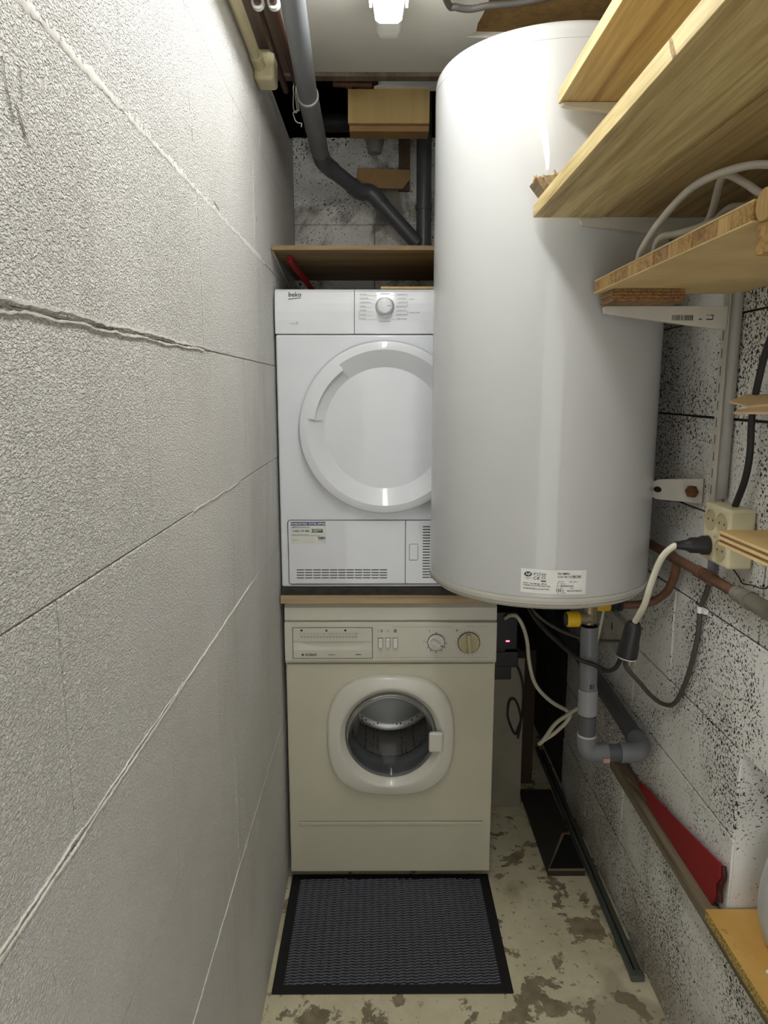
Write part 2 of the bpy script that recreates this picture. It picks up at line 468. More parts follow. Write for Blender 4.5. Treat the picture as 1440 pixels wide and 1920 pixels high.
# dark space above and behind the ceiling edge
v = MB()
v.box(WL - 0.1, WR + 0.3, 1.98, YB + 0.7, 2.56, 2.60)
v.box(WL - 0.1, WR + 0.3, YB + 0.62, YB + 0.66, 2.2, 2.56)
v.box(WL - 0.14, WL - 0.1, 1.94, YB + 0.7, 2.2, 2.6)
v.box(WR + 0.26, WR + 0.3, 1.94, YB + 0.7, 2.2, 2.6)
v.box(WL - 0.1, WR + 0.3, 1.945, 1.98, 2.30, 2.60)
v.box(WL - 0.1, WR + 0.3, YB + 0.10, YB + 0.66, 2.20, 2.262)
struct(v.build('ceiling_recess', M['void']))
struct(MB().box(WL, WR, 1.942, 1.972, 2.251, 2.30, 0.002).build('trim_1', M['timber_brown']))

# ---- block walls: every block is an object of its own
def block(name, x0, x1, y0, y1, z0, z1, mat, parent, bev):
    return MB().box(x0, x1, y0, y1, z0, z1, bev, 1).build(name, mat, parent, smooth=0)

rj = random.Random(11)
wl = struct(MB().box(WL - 0.10, WL - 0.0035, YN, YB + 0.02, 0, 2.24).build('wall_left', M['mortar_grey']))
zsL = [0, 0.265, 0.53, 0.79, 1.054, 1.289, 1.533, 1.773, 2.02, 2.24]
startL = [1.15, 0.84, 1.265, 0.885, 1.215, 0.862, 1.155, 0.838, 1.15]
for k in range(9):
    s0 = startL[k] - 0.62 * 5
    ys = [YS] + [s0 + 0.62 * i for i in range(12) if YS + 0.05 < s0 + 0.62 * i < YB - 0.05] + [YB]
    for a, b in zip(ys, ys[1:]):
        dx = rj.uniform(-0.0006, 0.0006)
        block('block', WL - 0.05, WL + dx, a + 0.0005, b - 0.0005, zsL[k] + 0.0006, zsL[k + 1] - 0.0006, M['lwall'], wl, 0.0012)

def filler(name, pts, wid, proud, mat, parent, seed):
    """wavering mortar bead on the left wall along (y, z) points"""
    r = random.Random(seed); rings = []
    n = 420
    tot = len(pts) - 1
    for i in range(n + 1):
        f = i / n * tot; j = min(int(f), tot - 1); t = f - j
        y = pts[j][0] * (1 - t) + pts[j + 1][0] * t; z = pts[j][1] * (1 - t) + pts[j + 1][1] * t
        hw = wid * max(0.12, 0.55 + 0.55 * mnoise.noise(Vector((y * 14, z * 14, seed))) + 0.5 * mnoise.noise(Vector((y * 75, z * 75, seed))) + 0.25 * r.random()) * 0.5
        if i in (0, n): hw *= 0.2
        wob = 0.003 * mnoise.noise(Vector((y * 18, z * 18, seed))) + 0.0012 * mnoise.noise(Vector((y * 90, z * 90, seed)))
        pr = proud * (0.6 + 0.5 * r.random())
        dz = abs(pts[-1][1] - pts[0][1]) > abs(pts[-1][0] - pts[0][0])
        u = (lambda q: Vector((0, q + wob, 0))) if dz else (lambda q: Vector((0, 0, q + wob)))
        c0 = Vector((WL, y, z))
        rings.append([c0 + u(-hw) + Vector((-0.003, 0, 0)), c0 + u(-hw * 0.6) + Vector((pr, 0, 0)), c0 + u(hw * 0.6) + Vector((pr, 0, 0)), c0 + u(hw) + Vector((-0.003, 0, 0))])
    return MB().loft(rings, close=False).build(name, mat, parent, smooth=60)
filler('mortar_bead', [(0.40, 1.0525), (0.9, 1.054), (1.5, 1.053)], 0.0055, 0.0018, M['mortar_white'], wl, 1)
filler('mortar_bead', [(0.40, 1.0585), (0.7, 1.060), (0.95, 1.058)], 0.0025, 0.0015, M['mortar_white'], wl, 7)
filler('mortar_bead', [(0.86, 0.53), (1.3, 0.532), (1.85, 0.531)], 0.0045, 0.0012, M['mortar_white'], wl, 2)
filler('mortar_bead', [(1.05, 1.290), (1.4, 1.289)], 0.004, 0.0014, M['mortar_white'], wl, 3)
filler('mortar_bead', [(0.45, 1.5385), (0.85, 1.5375), (1.2, 1.536)], 0.0055, 0.0016, M['mortar_white'], wl, 4)
filler('mortar_bead', [(0.45, 1.529), (0.75, 1.530), (1.15, 1.531)], 0.0045, 0.0020, M['mortar_white'], wl, 8)
filler('joint_crack', [(0.45, 1.5335), (0.8, 1.534), (1.12, 1.533)], 0.0045, 0.0006, M['scuff'], wl, 9)
filler('mortar_bead', [(0.50, 1.774), (1.2, 1.773), (1.8, 1.774)], 0.022, 0.0007, M['mortar_white'], wl, 5)
filler('mortar_bead', [(1.66, 1.78), (1.665, 1.98)], 0.007, 0.001, M['mortar_white'], wl, 6)
def cut(pts, wd):
    return [seg_bar(a[0], a[1], b[0], b[1], wd * k) for (a, b), k in zip(zip(pts, pts[1:]), (1, 1.6, 0.8, 1.2, 0.7))]
PW = lambda u, v: (WL + 0.0009, u, v)
for pts, wd in (([(0.577, 1.717), (0.580, 1.695), (0.587, 1.673)], 0.0020), ([(0.604, 1.721), (0.603, 1.695)], 0.0020), ([(0.592, 1.690), (0.598, 1.680), (0.604, 1.668), (0.612, 1.663)], 0.0028),
                ([(1.125, 1.905), (1.130, 1.875)], 0.002), ([(1.136, 1.855), (1.139, 1.838)], 0.0035), ([(1.264, 1.784), (1.305, 1.779)], 0.005), ([(1.69, 1.856), (1.693, 1.847)], 0.006), ([(1.118, 2.03), (1.124, 2.0)], 0.002)):
    print_mesh(cut(pts, wd * 0.6), PW, 'scuff_mark', M['scuff'], wl)

# right wall with a niche low down near the camera
NY0, NY1, NZ0, NZ1 = 0.55, 1.22, 0.455, 0.80
g = MB()
g.box(WR + 0.007, WR + 0.12, YN, YB + 0.02, 0, 0.415)
g.box(WR + 0.007, WR + 0.12, YN, YB + 0.02, NZ1, 2.26)
g.box(WR + 0.007, WR + 0.12, NY1 + 0.02, YB + 0.02, 0.415, NZ1)
g.box(WR + 0.007, WR + 0.12, YN, NY0 - 0.02, 0.415, NZ1)
wr = struct(g.build('wall_right', M['mortar_dark'], smooth=0))
zsR = [0, 0.21, 0.418, 0.62, 0.80, 1.02, 1.22, 1.415, 1.612, 1.81, 2.01, 2.26]
stR = [1.565, 1.24, 1.56, 1.22, 1.55, 1.20, 1.55, 1.22, 1.55, 1.22, 1.55]
for k in range(11):
    s0 = stR[k] - 0.555 * 6
    ys = [YS] + [s0 + 0.555 * i for i in range(14) if YS + 0.05 < s0 + 0.555 * i < YB - 0.05] + [YB]
    if k in (2, 3):
        ys = sorted(set([q for q in ys if q < NY0 - 0.03 or q > NY1 + 0.03] + [NY0, NY1]))
    for a, b in zip(ys, ys[1:]):
        if k in (2, 3) and a >= NY0 - 0.001 and b <= NY1 + 0.001: continue
        dx = rj.uniform(-0.0015, 0.0015); gy = rj.uniform(0.0014, 0.0030)
        block('block', WR + dx, WR + 0.05, a + gy, b - gy, zsR[k] + rj.uniform(0.0015, 0.0030), zsR[k + 1] - rj.uniform(0.0015, 0.0040), M['rwall'], wr, 0.0010)
g = MB()
g.box(WR + 0.004, WR + 0.30, NY1 - 0.002, NY1 + 0.02, 0.418, NZ1)
g.box(WR + 0.004, WR + 0.30, NY0 - 0.02, NY0 + 0.002, 0.418, NZ1)
g.box(WR + 0.28, WR + 0.32, NY0, NY1, 0.418, NZ1)
g.box(WR + 0.004, WR + 0.30, NY0, NY1, 0.415, NZ0)
g.box(WR + 0.051, WR + 0.32, NY0 - 0.02, NY1 + 0.02, NZ1, NZ1 + 0.03)
g.build('niche_lining', M['reveal'], wr, smooth=0)

# far wall; low recess on its right added to keep the gap dark
OX, OZ, YD = 0.36, 1.0, 3.4
g = MB()
g.box(WL - 0.1, OX, YB + 0.004, YB + 0.12, 0, OZ)
g.box(WL - 0.1, WR + 0.1, YB + 0.004, YB + 0.12, OZ, 2.262)
wf = struct(g.build('wall_far', M['mortar_far'], smooth=0))
zsB = [0.2 * i for i in range(12)]; zsB[-1] = 2.265
for k in range(11):
    xs = [WL] + [x for x in ((-0.02, 0.48) if k % 2 else (0.23,))] + [WR]
    if k < 5: xs = [x for x in xs if x < OX - 0.05] + [OX]
    for a, b in zip(xs, xs[1:]):
        MB().box(a + 0.0016, b - 0.0016, YB + rj.uniform(-0.001, 0.001), YB + 0.05, zsB[k] + 0.0006, zsB[k + 1] - 0.0008, 0.0015, 1).build('block', M['bwall'], wf, smooth=0)
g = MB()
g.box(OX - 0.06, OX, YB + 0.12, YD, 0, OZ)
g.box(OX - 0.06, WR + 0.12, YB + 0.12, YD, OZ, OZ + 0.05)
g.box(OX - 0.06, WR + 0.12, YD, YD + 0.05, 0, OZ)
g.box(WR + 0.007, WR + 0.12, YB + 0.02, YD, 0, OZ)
g.build('dark_gap_recess', M['recess_lining'], wf, smooth=0)
# unseen wall behind the camera, its doorway opening added to let fill light in
g = MB()
g.box(WL - 0.1, WL + 0.04, YN - 0.1, YN, 0, ZC + 0.03)
g.box(WR - 0.04, WR + 0.4, YN - 0.1, YN, 0, ZC + 0.03)
g.box(WL + 0.04, WR - 0.04, YN - 0.1, YN, 2.08, ZC + 0.03)
struct(g.build('wall_near', M['plaster'], smooth=0))

# ================================================================== ceiling lamp
LX = 0.016
def cover_ring(y, k=1.0, zlo=2.186):
    zt = ZC - 0.0245
    pr = [(-0.031, zt), (-0.031, zt - 0.012), (-0.026, zlo + 0.006), (-0.018, zlo), (0.018, zlo), (0.026, zlo + 0.006), (0.031, zt - 0.012), (0.031, zt)]
    return [Vector((LX + a * k, y, zt + (b - zt) * (0.4 + 0.6 * k))) for a, b in pr]
lit = m_emit('lit_diffuser', LAMP_COLOR, LAMP_STRENGTH)
frost = plain('frosted_plastic', srgb(226, 228, 220), 0.2)
def batten(y0, label):
    lamp = thing('ceiling_lamp', label, 'lamp', (LX, y0 + 0.65, ZC - 0.026))
    MB().box(LX - 0.028, LX + 0.028, y0, y0 + 1.30, ZC - 0.024, ZC - 0.0005, 0.003).build('tray', M['grey_metal'], lamp)
    MB().loft([cover_ring(y0 + 0.04), cover_ring(y0 + 1.24)], cap0=True, cap1=True).build('diffuser', lit, lamp, smooth=50)
    MB().loft([cover_ring(y0 + 1.241, 1.0), cover_ring(y0 + 1.285, 0.97), cover_ring(y0 + 1.31, 0.90), cover_ring(y0 + 1.318, 0.7)], cap0=True, cap1=True).build('end_cap', frost, lamp, smooth=50)
    MB().loft([cover_ring(y0 + 0.039, 1.0), cover_ring(y0, 0.97), cover_ring(y0 - 0.025, 0.8)], cap0=True, cap1=True).build('end_cap', frost, lamp, smooth=50)
    for sx in (-1, 1):
        MB().box(LX + sx * 0.036 - 0.003, LX + sx * 0.036 + 0.003, y0 + 1.215, y0 + 1.235, ZC - 0.05, ZC - 0.012, 0.0015).build('clip', M['grey_metal'], lamp)
batten(0.30, 'lit fluorescent batten lamp with clear plastic cover on the ceiling by the water heater')

# ================================================================== washing machine
WY = 1.90
wx0, wx1 = -0.270, 0.325
wm = thing('washing_machine', 'aged cream front-loading washing machine standing on the floor beneath the white dryer', 'washing machine', ((wx0 + wx1) / 2, 2.15, 0))
DC = (0.028, 0.487)
b = MB()
b.box(wx0, wx1, WY + 0.012, 2.39, 0.043, 0.884 - 0.008, 0.004)
bod = b
# body is made as shell: front plate with a round hole
b = MB()
b.box(wx0, wx0 + 0.004, WY + 0.004, 2.39, 0.043, 0.876)
b.box(wx1 - 0.004, wx1, WY + 0.004, 2.39, 0.043, 0.876)
b.box(wx0, wx1, 2.386, 2.39, 0.043, 0.876)
b.box(wx0, wx1, WY + 0.03, 2.39, 0.043, 0.047)
N = 64
def sq(a, x0, x1, z0, z1, c):
    d = Vector((math.cos(a), math.sin(a))); t = 9
    if d.x > 1e-9: t = min(t, (x1 - c[0]) / d.x)
    if d.x < -1e-9: t = min(t, (x0 - c[0]) / d.x)
    if d.y > 1e-9: t = min(t, (z1 - c[1]) / d.y)
    if d.y < -1e-9: t = min(t, (z0 - c[1]) / d.y)
    return (c[0] + d.x * t, c[1] + d.y * t)
angs = sorted(set([2 * PI * i / N for i in range(N)] + [math.atan2(z - DC[1], x - DC[0]) % (2 * PI) for x in (wx0, wx1) for z in (0.043, 0.704)]))
outer0 = [Vector((sq(a, wx0, wx1, 0.043, 0.704, DC)[0], WY + 0.012, sq(a, wx0, wx1, 0.043, 0.704, DC)[1])) for a in angs]
outer = [Vector((sq(a, wx0 + 0.003, wx1 - 0.003, 0.046, 0.701, DC)[0], WY, sq(a, wx0 + 0.003, wx1 - 0.003, 0.046, 0.701, DC)[1])) for a in angs]
hole = [Vector((DC[0] + 0.140 * math.cos(a), WY, DC[1] + 0.140 * math.sin(a))) for a in angs]
holeb = [Vector((DC[0] + 0.140 * math.cos(a), WY + 0.012, DC[1] + 0.140 * math.sin(a))) for a in angs]
b.loft([outer0, outer, hole, holeb])
b.build('body', M['cream'], wm, smooth=30)
bod.bm.free()
# top lid strip with bevelled front
MB().prism([(WY + 0.002, 0.829), (WY - 0.002, 0.833), (WY - 0.001, 0.868), (WY + 0.016, 0.884), (2.39, 0.884), (2.39, 0.829)], 'x', wx0 - 0.001, wx1 + 0.001, 0.0012).build('lid', M['cream_plastic'], wm)
# control panel
pan = MB().prism([(WY + 0.010, 0.704), (WY - 0.006, 0.708), (WY - 0.010, 0.716), (WY - 0.008, 0.826), (WY + 0.010, 0.828)], 'x', wx0 - 0.001, wx1 + 0.001, 0.001).build('control_panel', M['cream_plastic'], wm)
PY = WY - 0.0095
drw = MB()
drw.box(-0.247, -0.025, PY - 0.0035, PY + 0.002, 0.773, 0.812, 0.001)
drw.box(-0.247, -0.025, PY - 0.0035, PY + 0.002, 0.724, 0.749, 0.001)
# scooped grip between the two plates
rr = []
for i in range(25):
    x = -0.247 + 0.222 * i / 24; d = 0.010 * (1 - ((i - 12) / 12) ** 2)
    rr.append([Vector((x, PY - 0.003, 0.7735)), Vector((x, PY - 0.003 + d, 0.7725)), Vector((x, PY - 0.003 + d * 0.7, 0.765)), Vector((x, PY - 0.0035, 0.748))])
drw.loft(rr, close=False)
drw = drw.build('detergent_drawer', M['cream_plastic'], wm, smooth=40)
P1 = lambda u, v: (u, PY - 0.0040, v)
fr = [('r', -0.2485, 0.722, -0.2470, 0.8135), ('r', -0.0252, 0.722, -0.0235, 0.8135), ('r', -0.2485, 0.8125, -0.0235, 0.8138), ('r', -0.2485, 0.7225, -0.0235, 0.7240)]
print_mesh(fr, lambda u, v: (u, PY - 0.0014, v), 'drawer_seam', M['seam'], wm)
it = []
for i in range(18):
    u = -0.2265 + 0.0089 * i
    it.append(('t', str(i + 1), 0.0062, u + 0.0045, 0.7945, 'CENTER'))
    it += [('r', u, 0.7855, u + 0.0004, 0.8005), ('r', u + 0.002, 0.7875, u + 0.007, 0.789), ('r', u + 0.0025, 0.784, u + 0.0065, 0.7852)]
it.append(('r', -0.2265 + 0.0089 * 18, 0.7855, -0.0659, 0.8005))
print_mesh(it, P1, 'program_table', M['print_mid'], drw)
it = [ellipse(-0.2225, 0.8062, 0.0034, 0.0032), ('p', [(-0.157, 0.8035), (-0.149, 0.8035), (-0.1525, 0.8105)]), ellipse(-0.100, 0.8062, 0.0036, 0.0030)]
it += [ellipse(-0.2205, 0.7345, 0.0042, 0.0042, 4), ('t', 'indesit', 0.0125, -0.2145, 0.7312, 'LEFT', 0.0002, 0.25),
       ('r', -0.149, 0.7335, -0.128, 0.7345), ('r', -0.148, 0.735, -0.132, 0.7356), ('r', -0.072, 0.7335, -0.055, 0.7347), ('r', -0.070, 0.7353, -0.057, 0.7362)]
print_mesh(it, P1, 'lettering', M['print_dark'], drw)
# three push buttons
for x in (-0.0015, 0.0195, 0.0405):
    bt = MB().box(x - 0.0064, x + 0.0064, PY - 0.010, PY + 0.001, 0.755, 0.782, 0.003, 3).build('push_button', M['knob_white'], wm)
    print_mesh([('r', x - 0.0074, 0.754, x + 0.0074, 0.783)], lambda u, v: (u, PY - 0.0004, v), 'button_gap', M['seam_soft'], bt)
it = [('r', -0.006, 0.800, -0.0052, 0.808), ('r', 0.000, 0.8045, 0.004, 0.807), ('r', 0.000, 0.800, 0.004, 0.8025), ('t', 'U', 0.008, 0.0195, 0.801, 'CENTER')]
it += [('r', 0.036, 0.799 + 0.0025 * i, 0.0445, 0.8003 + 0.0025 * i) for i in range(4)]
it += [('t', 'P', 0.011, 0.211, 0.8, 'LEFT', 0.0002), ('t', '2', 0.010, 0.134, 0.8, 'LEFT')]
KN = [((0.1555, 0.769), 0.0235, 'knob_white', -32), ((0.2475, 0.768), 0.0305, 'knob_cream', 95)]
for i in range(8):
    a = math.radians([90, -5, -30, -58, -90, -122, -148, 175][i]); r0, r1 = 0.0265, 0.031 if i not in (7,) else 0.038
    it.append(seg_bar(0.1555 + r0 * math.cos(a), 0.769 + r0 * math.sin(a), 0.1555 + r1 * math.cos(a), 0.769 + r1 * math.sin(a), 0.0022 if i != 7 else 0.001))
for i in range(22):
    a = math.radians(70 - 16.0 * i)
    if i in (3, 4, 6, 7): continue
    it.append(ellipse(0.2475 + 0.0365 * math.cos(a), 0.768 + 0.0365 * math.sin(a), 0.0014, 0.0011, 8))
it += [('r', 0.03, 0.815, 0.205, 0.8155), ('r', 0.24, 0.8155, 0.30, 0.816), ('r', -0.018, 0.7245, 0.30, 0.725)]
print_mesh(it, lambda u, v: (u, PY - 0.0006 + 0.018 * (v - 0.716) * 0.0, v), 'panel_marks', M['print_mid'], wm)
for (cx, cz), r, mk, rot in KN:
    k = MB()
    k.lathe([(0, PY - 0.004), (r * 0.96, PY - 0.004), (r, PY - 0.002), (r, PY + 0.002)], (cx, cz), 'y', 40)
    a = math.radians(rot); R = Matrix.Rotation(-a, 4, 'Y')
    if mk == 'knob_white': k.obox((cx - 0.002, PY - 0.012, cz + 0.001), (0.0135, 0.010, 0.0075), R, 0.003)
    else: k.obox((cx, PY - 0.011, cz), (r * 0.9, 0.008, 0.0062), R, 0.003)
    kk = k.build('dial', M[mk], wm)
    ring = MB().lathe([(r + 0.0002, PY - 0.0007), (r + 0.0016, PY - 0.0009), (r + 0.0016, PY + 0.001), (r + 0.0002, PY + 0.001)], (cx, cz), 'y', 40, True).build('dial_ring', M['seam'], kk)
    tip = [seg_bar(cx + 0.013 * math.cos(a) if mk == 'knob_white' else cx + r * 0.78 * math.cos(a + PI), cz + (0.013 * math.sin(a) if mk == 'knob_white' else r * 0.78 * math.sin(a + PI)), cx + r * 0.97 * math.cos(a + (0 if mk == 'knob_white' else PI)), cz + r * 0.97 * math.sin(a + (0 if mk == 'knob_white' else PI)), 0.0025)]
    print_mesh(tip, lambda u, v: (u, PY - 0.0048, v), 'pointer', M['print_dark'], kk)
# door: rounded-square frame, inner ring, glass, handle
nd = 96
def sup(a, h, n=2.75):
    c, s = math.cos(a), math.sin(a); r = (abs(c) ** n + abs(s) ** n) ** (-1 / n); return h * r
def dring(k, y, blend=0.0, rc=0.15):
    out = []
    for i in range(nd):
        a = 2 * PI * i / nd
        r = sup(a, 0.1835 * k) * (1 - blend) + rc * blend
        out.append(Vector((DC[0] + r * math.cos(a), y, DC[1] - 0.001 + r * math.sin(a))))
    return out
door = MB().loft([dring(1.0, WY - 0.0005), dring(1.0, WY - 0.010), dring(0.985, WY - 0.017), dring(0.955, WY - 0.021), dring(0.9, WY - 0.0235, 0.25), dring(0.88, WY - 0.025, 0.7, 0.152),
                  dring(0.9, WY - 0.025, 1, 0.149), dring(0.9, WY - 0.022, 1, 0.1455), dring(0.9, WY - 0.006, 1, 0.1325), dring(0.9, WY + 0.004, 1, 0.1305), dring(0.9, WY + 0.012, 1, 0.136)]).build('door', M['cream_door'], wm, smooth=50)
MB().lathe([(0.1300, WY - 0.004), (0.127, WY - 0.006), (0.1265, WY + 0.01), (0.1300, WY + 0.01)], DC, 'y', 72, True).build('door_ring', M['rubber_grey'], door)
MB().lathe([(0.1265, WY + 0.000), (0.118, WY + 0.012), (0.10, WY + 0.024), (0.075, WY + 0.033), (0.04, WY + 0.039), (0, WY + 0.041)], DC, 'y', 72).build('door_glass', M['glass'], door, smooth=60)
hd = MB().box(0.136, 0.1775, WY - 0.040, WY - 0.024, 0.449, 0.510, 0.007, 3).build('door_handle', M['cream_door'], door)
MB().lathe([(0.134, WY + 0.012), (0.137, WY + 0.05), (0.124, WY + 0.06), (0.121, WY + 0.088), (0.128, WY + 0.092), (0.15, WY + 0.094), (0.15, WY + 0.10), (0.124, WY + 0.10)], DC, 'y', 64).build('door_gasket', M['rubber_grey'], wm, smooth=60)
drum = MB().lathe([(0.124, WY + 0.102), (0.126, WY + 0.098), (0.132, WY + 0.104), (0.165, WY + 0.125), (0.172, WY + 0.14), (0.172, WY + 0.36), (0.15, WY + 0.375), (0, WY + 0.38)], DC, 'y', 64).build('drum', M['drum'], wm, smooth=40)
MB().lathe([(0.1245, WY + 0.1005), (0.127, WY + 0.096), (0.131, WY + 0.1005)], DC, 'y', 64).build('drum_rim', M['steel'], drum, smooth=60)
for a in (100, 218, 335):
    a = math.radians(a); d = Vector((math.cos(a), 0, math.sin(a))); s_ = Vector((-d.z, 0, d.x)); c0 = Vector((DC[0], 0, DC[1]))
    rg = []
    for y, hh in ((WY + 0.145, 0.03), (WY + 0.24, 0.042), (WY + 0.35, 0.03)):
        rg.append([c0 + d * 0.17 + s_ * -0.025 + Vector((0, y, 0)), c0 + d * (0.17 - hh) + s_ * -0.006 + Vector((0, y, 0)), c0 + d * (0.17 - hh) + s_ * 0.006 + Vector((0, y, 0)), c0 + d * 0.17 + s_ * 0.025 + Vector((0, y, 0))])
    MB().loft(rg, cap0=True, cap1=True).build('drum_paddle', M['steel'], drum, smooth=30)
# kick panel step and feet
MB().prism([(-0.243, 0.199), (0.302, 0.199), (0.302, 0.2095), (-0.243, 0.2095)], 'y', WY - 0.0035, WY + 0.001, 0.0015).build('kick_panel_lip', M['cream'], wm)
print_mesh([('r', -0.243, 0.2097, 0.302, 0.2112)], lambda u, v: (u, WY - 0.0006, v), 'kick_panel_seam', M['print_mid'], wm)
for x in (wx0 + 0.05, wx1 - 0.05):
    for y in (1.99, 2.34):
        MB().lathe([(0, 0.0005), (0.022, 0.0005), (0.022, 0.012), (0.010, 0.014), (0.010, 0.043), (0, 0.043)], (x, y), 'z', 20).build('foot', M['black_plastic'], wm)

# wooden board between the machines
bd = thing('support_board', 'wooden board with a dark mat on top, between the dryer and the washing machine', 'board', (0.025, 2.13, 0.8842))
MB().box(-0.279, 0.330, 1.884, 2.40, 0.8845, 0.9075, 0.0012).build('plank', wood('plank_edge', srgb(146, 122, 90), srgb(190, 166, 128), 'x', 70), bd)
MB().box(-0.277, 0.326, 1.890, 2.39, 0.9077, 0.9255, 0.002).build('mat', plain('dirty_dark_mat', srgb(58, 54, 50), 0.9, var=0.4, vscale=40), bd)

# ================================================================== dryer
DY = 1.905
dx0, dx1, dz0, dz1 = -0.277, 0.323, 0.926, 1.7315
dr = thing('tumble_dryer', 'white tumble dryer with a big round door stacked above the cream washing machine', 'tumble dryer', (0.023, 2.15, dz0))
MB().box(dx0, dx1, DY, 2.39, dz0, 1.6135, 0.006, 3).build('body', M['enamel'], dr)
def panel(x0, x1, name):
    prof = [(DY + 0.004, 1.6145), (DY - 0.002, 1.6155), (DY - 0.003, 1.650), (DY - 0.0022, 1.672), (DY + 0.0002, 1.693), (DY + 0.0035, 1.709), (DY + 0.0085, 1.722), (DY + 0.016, 1.7295), (DY + 0.028, 1.7315), (2.39, 1.7315), (2.39, 1.6145)]
    if name != 'control_panel': prof = prof
    return MB().prism(prof, 'x', x0, x1, 0.0006).build(name, M['enamel_plastic'], dr, smooth=30)
panel(dx0, -0.0695, 'water_drawer'); panel(-0.0682, dx1, 'control_panel')
def face_y(v):
    pr = [(1.6155, DY - 0.002), (1.650, DY - 0.003), (1.672, DY - 0.0022), (1.693, DY + 0.0002), (1.709, DY + 0.0035), (1.722, DY + 0.0085), (1.7295, DY + 0.016)]
    for (z0, y0), (z1, y1) in zip(pr, pr[1:]):
        if v <= z1: return y0 + (y1 - y0) * (v - z0) / (z1 - z0) - 0.0011
    return DY + 0.016
PF = lambda u, v: (u, face_y(v), v)
print_mesh([('t', 'beko', 0.0172, -0.2415, 1.7100, 'LEFT', 0.0002), seg_bar(-0.2415, 1.7030, -0.2085, 1.7070, 0.0016)], PF, 'lettering', M['print_dark'], dr)
print_mesh([('t', '1 - 8 kg', 0.0055, -0.2415, 1.6395, 'LEFT'), ('r', -0.222, 1.6395, -0.2210, 1.6455), ('r', -0.2175, 1.6395, -0.2165, 1.6455), ('r', -0.222, 1.6395, -0.2165, 1.6403), ('r', -0.221, 1.6447, -0.2175, 1.6455)], PF, 'capacity_mark', M['print_grey'], dr)
it = []
KC = (0.0105, 1.684)
rl = random.Random(3)
def tiny_words(u0, v, wid):
    out = []; u = u0
    while u < u0 + wid:
        q = rl.uniform(0.0007, 0.0016); out.append(('r', u, v, u + q, v + rl.choice((0.0012, 0.0016, 0.0021)))); u += q + 0.0006
    return out
for i in range(7):
    v = 1.7135 - 0.0104 * i
    wl_ = rl.uniform(0.014, 0.03); wr_ = rl.uniform(0.018, 0.03)
    it += tiny_words(-0.0545, v + 0.0018, wl_) + [('r', -0.0545, v - 0.0006, -0.020 if 0 < i < 6 else -0.010, v - 0.0001)]
    it += tiny_words(0.068 - wr_, v + 0.0018, wr_) + [('r', 0.040 if 0 < i < 6 else 0.028, v - 0.0006, 0.068, v - 0.0001)]
it += [('r', -0.0565, 1.6509, -0.0558, 1.6725), ('r', 0.0695, 1.684, 0.0702, 1.7165), ('r', 0.0695, 1.662, 0.0702, 1.673)] + tiny_words(0.0735, 1.7025, 0.012) + tiny_words(0.0735, 1.668, 0.026) + tiny_words(-0.004, 1.646, 0.030) + tiny_words(-0.002, 1.7165, 0.026)
print_mesh(it, PF, 'program_marks', M['print_grey'], dr)
kb = MB().lathe([(0.0235, DY + 0.004), (0.0235, DY - 0.007), (0.0215, DY - 0.010), (0.0205, DY - 0.024), (0.019, DY - 0.027), (0.0165, DY - 0.0285), (0, DY - 0.029)], KC, 'y', 48).build('knob', M['enamel_plastic'], dr, smooth=40)
MB().lathe([(0.0248, DY - 0.0016), (0.0248, DY - 0.0042), (0.0237, DY - 0.0045), (0.0237, DY + 0.001)], KC, 'y', 48).build('knob_ring', M['steel'], kb, smooth=40)
print_mesh([('r', KC[0] + 0.007, KC[1] - 0.001, KC[0] + 0.0155, KC[1] + 0.0002)], lambda u, v: (u, DY - 0.0291, v), 'knob_mark', M['print_mid'], kb)
# door
TC = (0.011, 1.3675)
dd = MB().lathe([(0.222, DY + 0.001), (0.2275, DY - 0.003), (0.2285, DY - 0.020), (0.2265, DY - 0.0255), (0.222, DY - 0.028), (0.206, DY - 0.030), (0.2045, DY - 0.0295), (0.1625, DY - 0.006), (0.160, DY - 0.0053), (0.12, DY - 0.0075), (0.06, DY - 0.0092), (0, DY - 0.0096)], TC, 'y', 120).build('door', M['enamel_plastic'], dr, smooth=25)
MB().lathe([(0.2300, DY - 0.0006), (0.2300, DY - 0.004), (0.2280, DY - 0.004), (0.2280, DY - 0.0006)], TC, 'y', 120, True).build('door_shadow_gap', M['seam'], dd)
rg = []
for i in range(25):
    a = math.radians(126 + 46 * i / 24); d = Vector((math.cos(a), 0, math.sin(a))); c0 = Vector((TC[0], 0, TC[1]))
    k = 1 if 0 < i < 24 else 0.98
    rg.append([c0 + d * 0.2075 + Vector((0, DY - 0.0302, 0)), c0 + d * (0.188) + Vector((0, DY - 0.0318, 0)), c0 + d * 0.1865 + Vector((0, DY - 0.030, 0)), c0 + d * 0.188 + Vector((0, DY - 0.0262, 0)), c0 + d * 0.2075 + Vector((0, DY - 0.0285, 0))])
MB().loft(rg, cap0=True, cap1=True).build('handle_grip', M['enamel_plastic'], dd, smooth=40)
rg = []
for a in (126, 172):
    a = math.radians(a); d = Vector((math.cos(a), 0, math.sin(a))); c0 = Vector((TC[0], 0, TC[1])); s_ = Vector((-d.z, 0, d.x)) * 0.0025
    R = Matrix(((d.x, 0, -d.z, 0), (0, 1, 0, 0), (d.z, 0, d.x, 0), (0, 0, 0, 1)))
    MB().loft([[c0 + d * r + s_ * q + Vector((0, y, 0)) for q in (-1, 1)] + [c0 + d * r + s_ * q + Vector((0, DY - 0.004, 0)) for q in (1, -1)] for r, y in ((0.203, DY - 0.030), (0.19, DY - 0.028), (0.176, DY - 0.018), (0.166, DY - 0.0085))], cap0=True, cap1=True).build('grip_end', M['enamel_plastic'], dd, smooth=0)
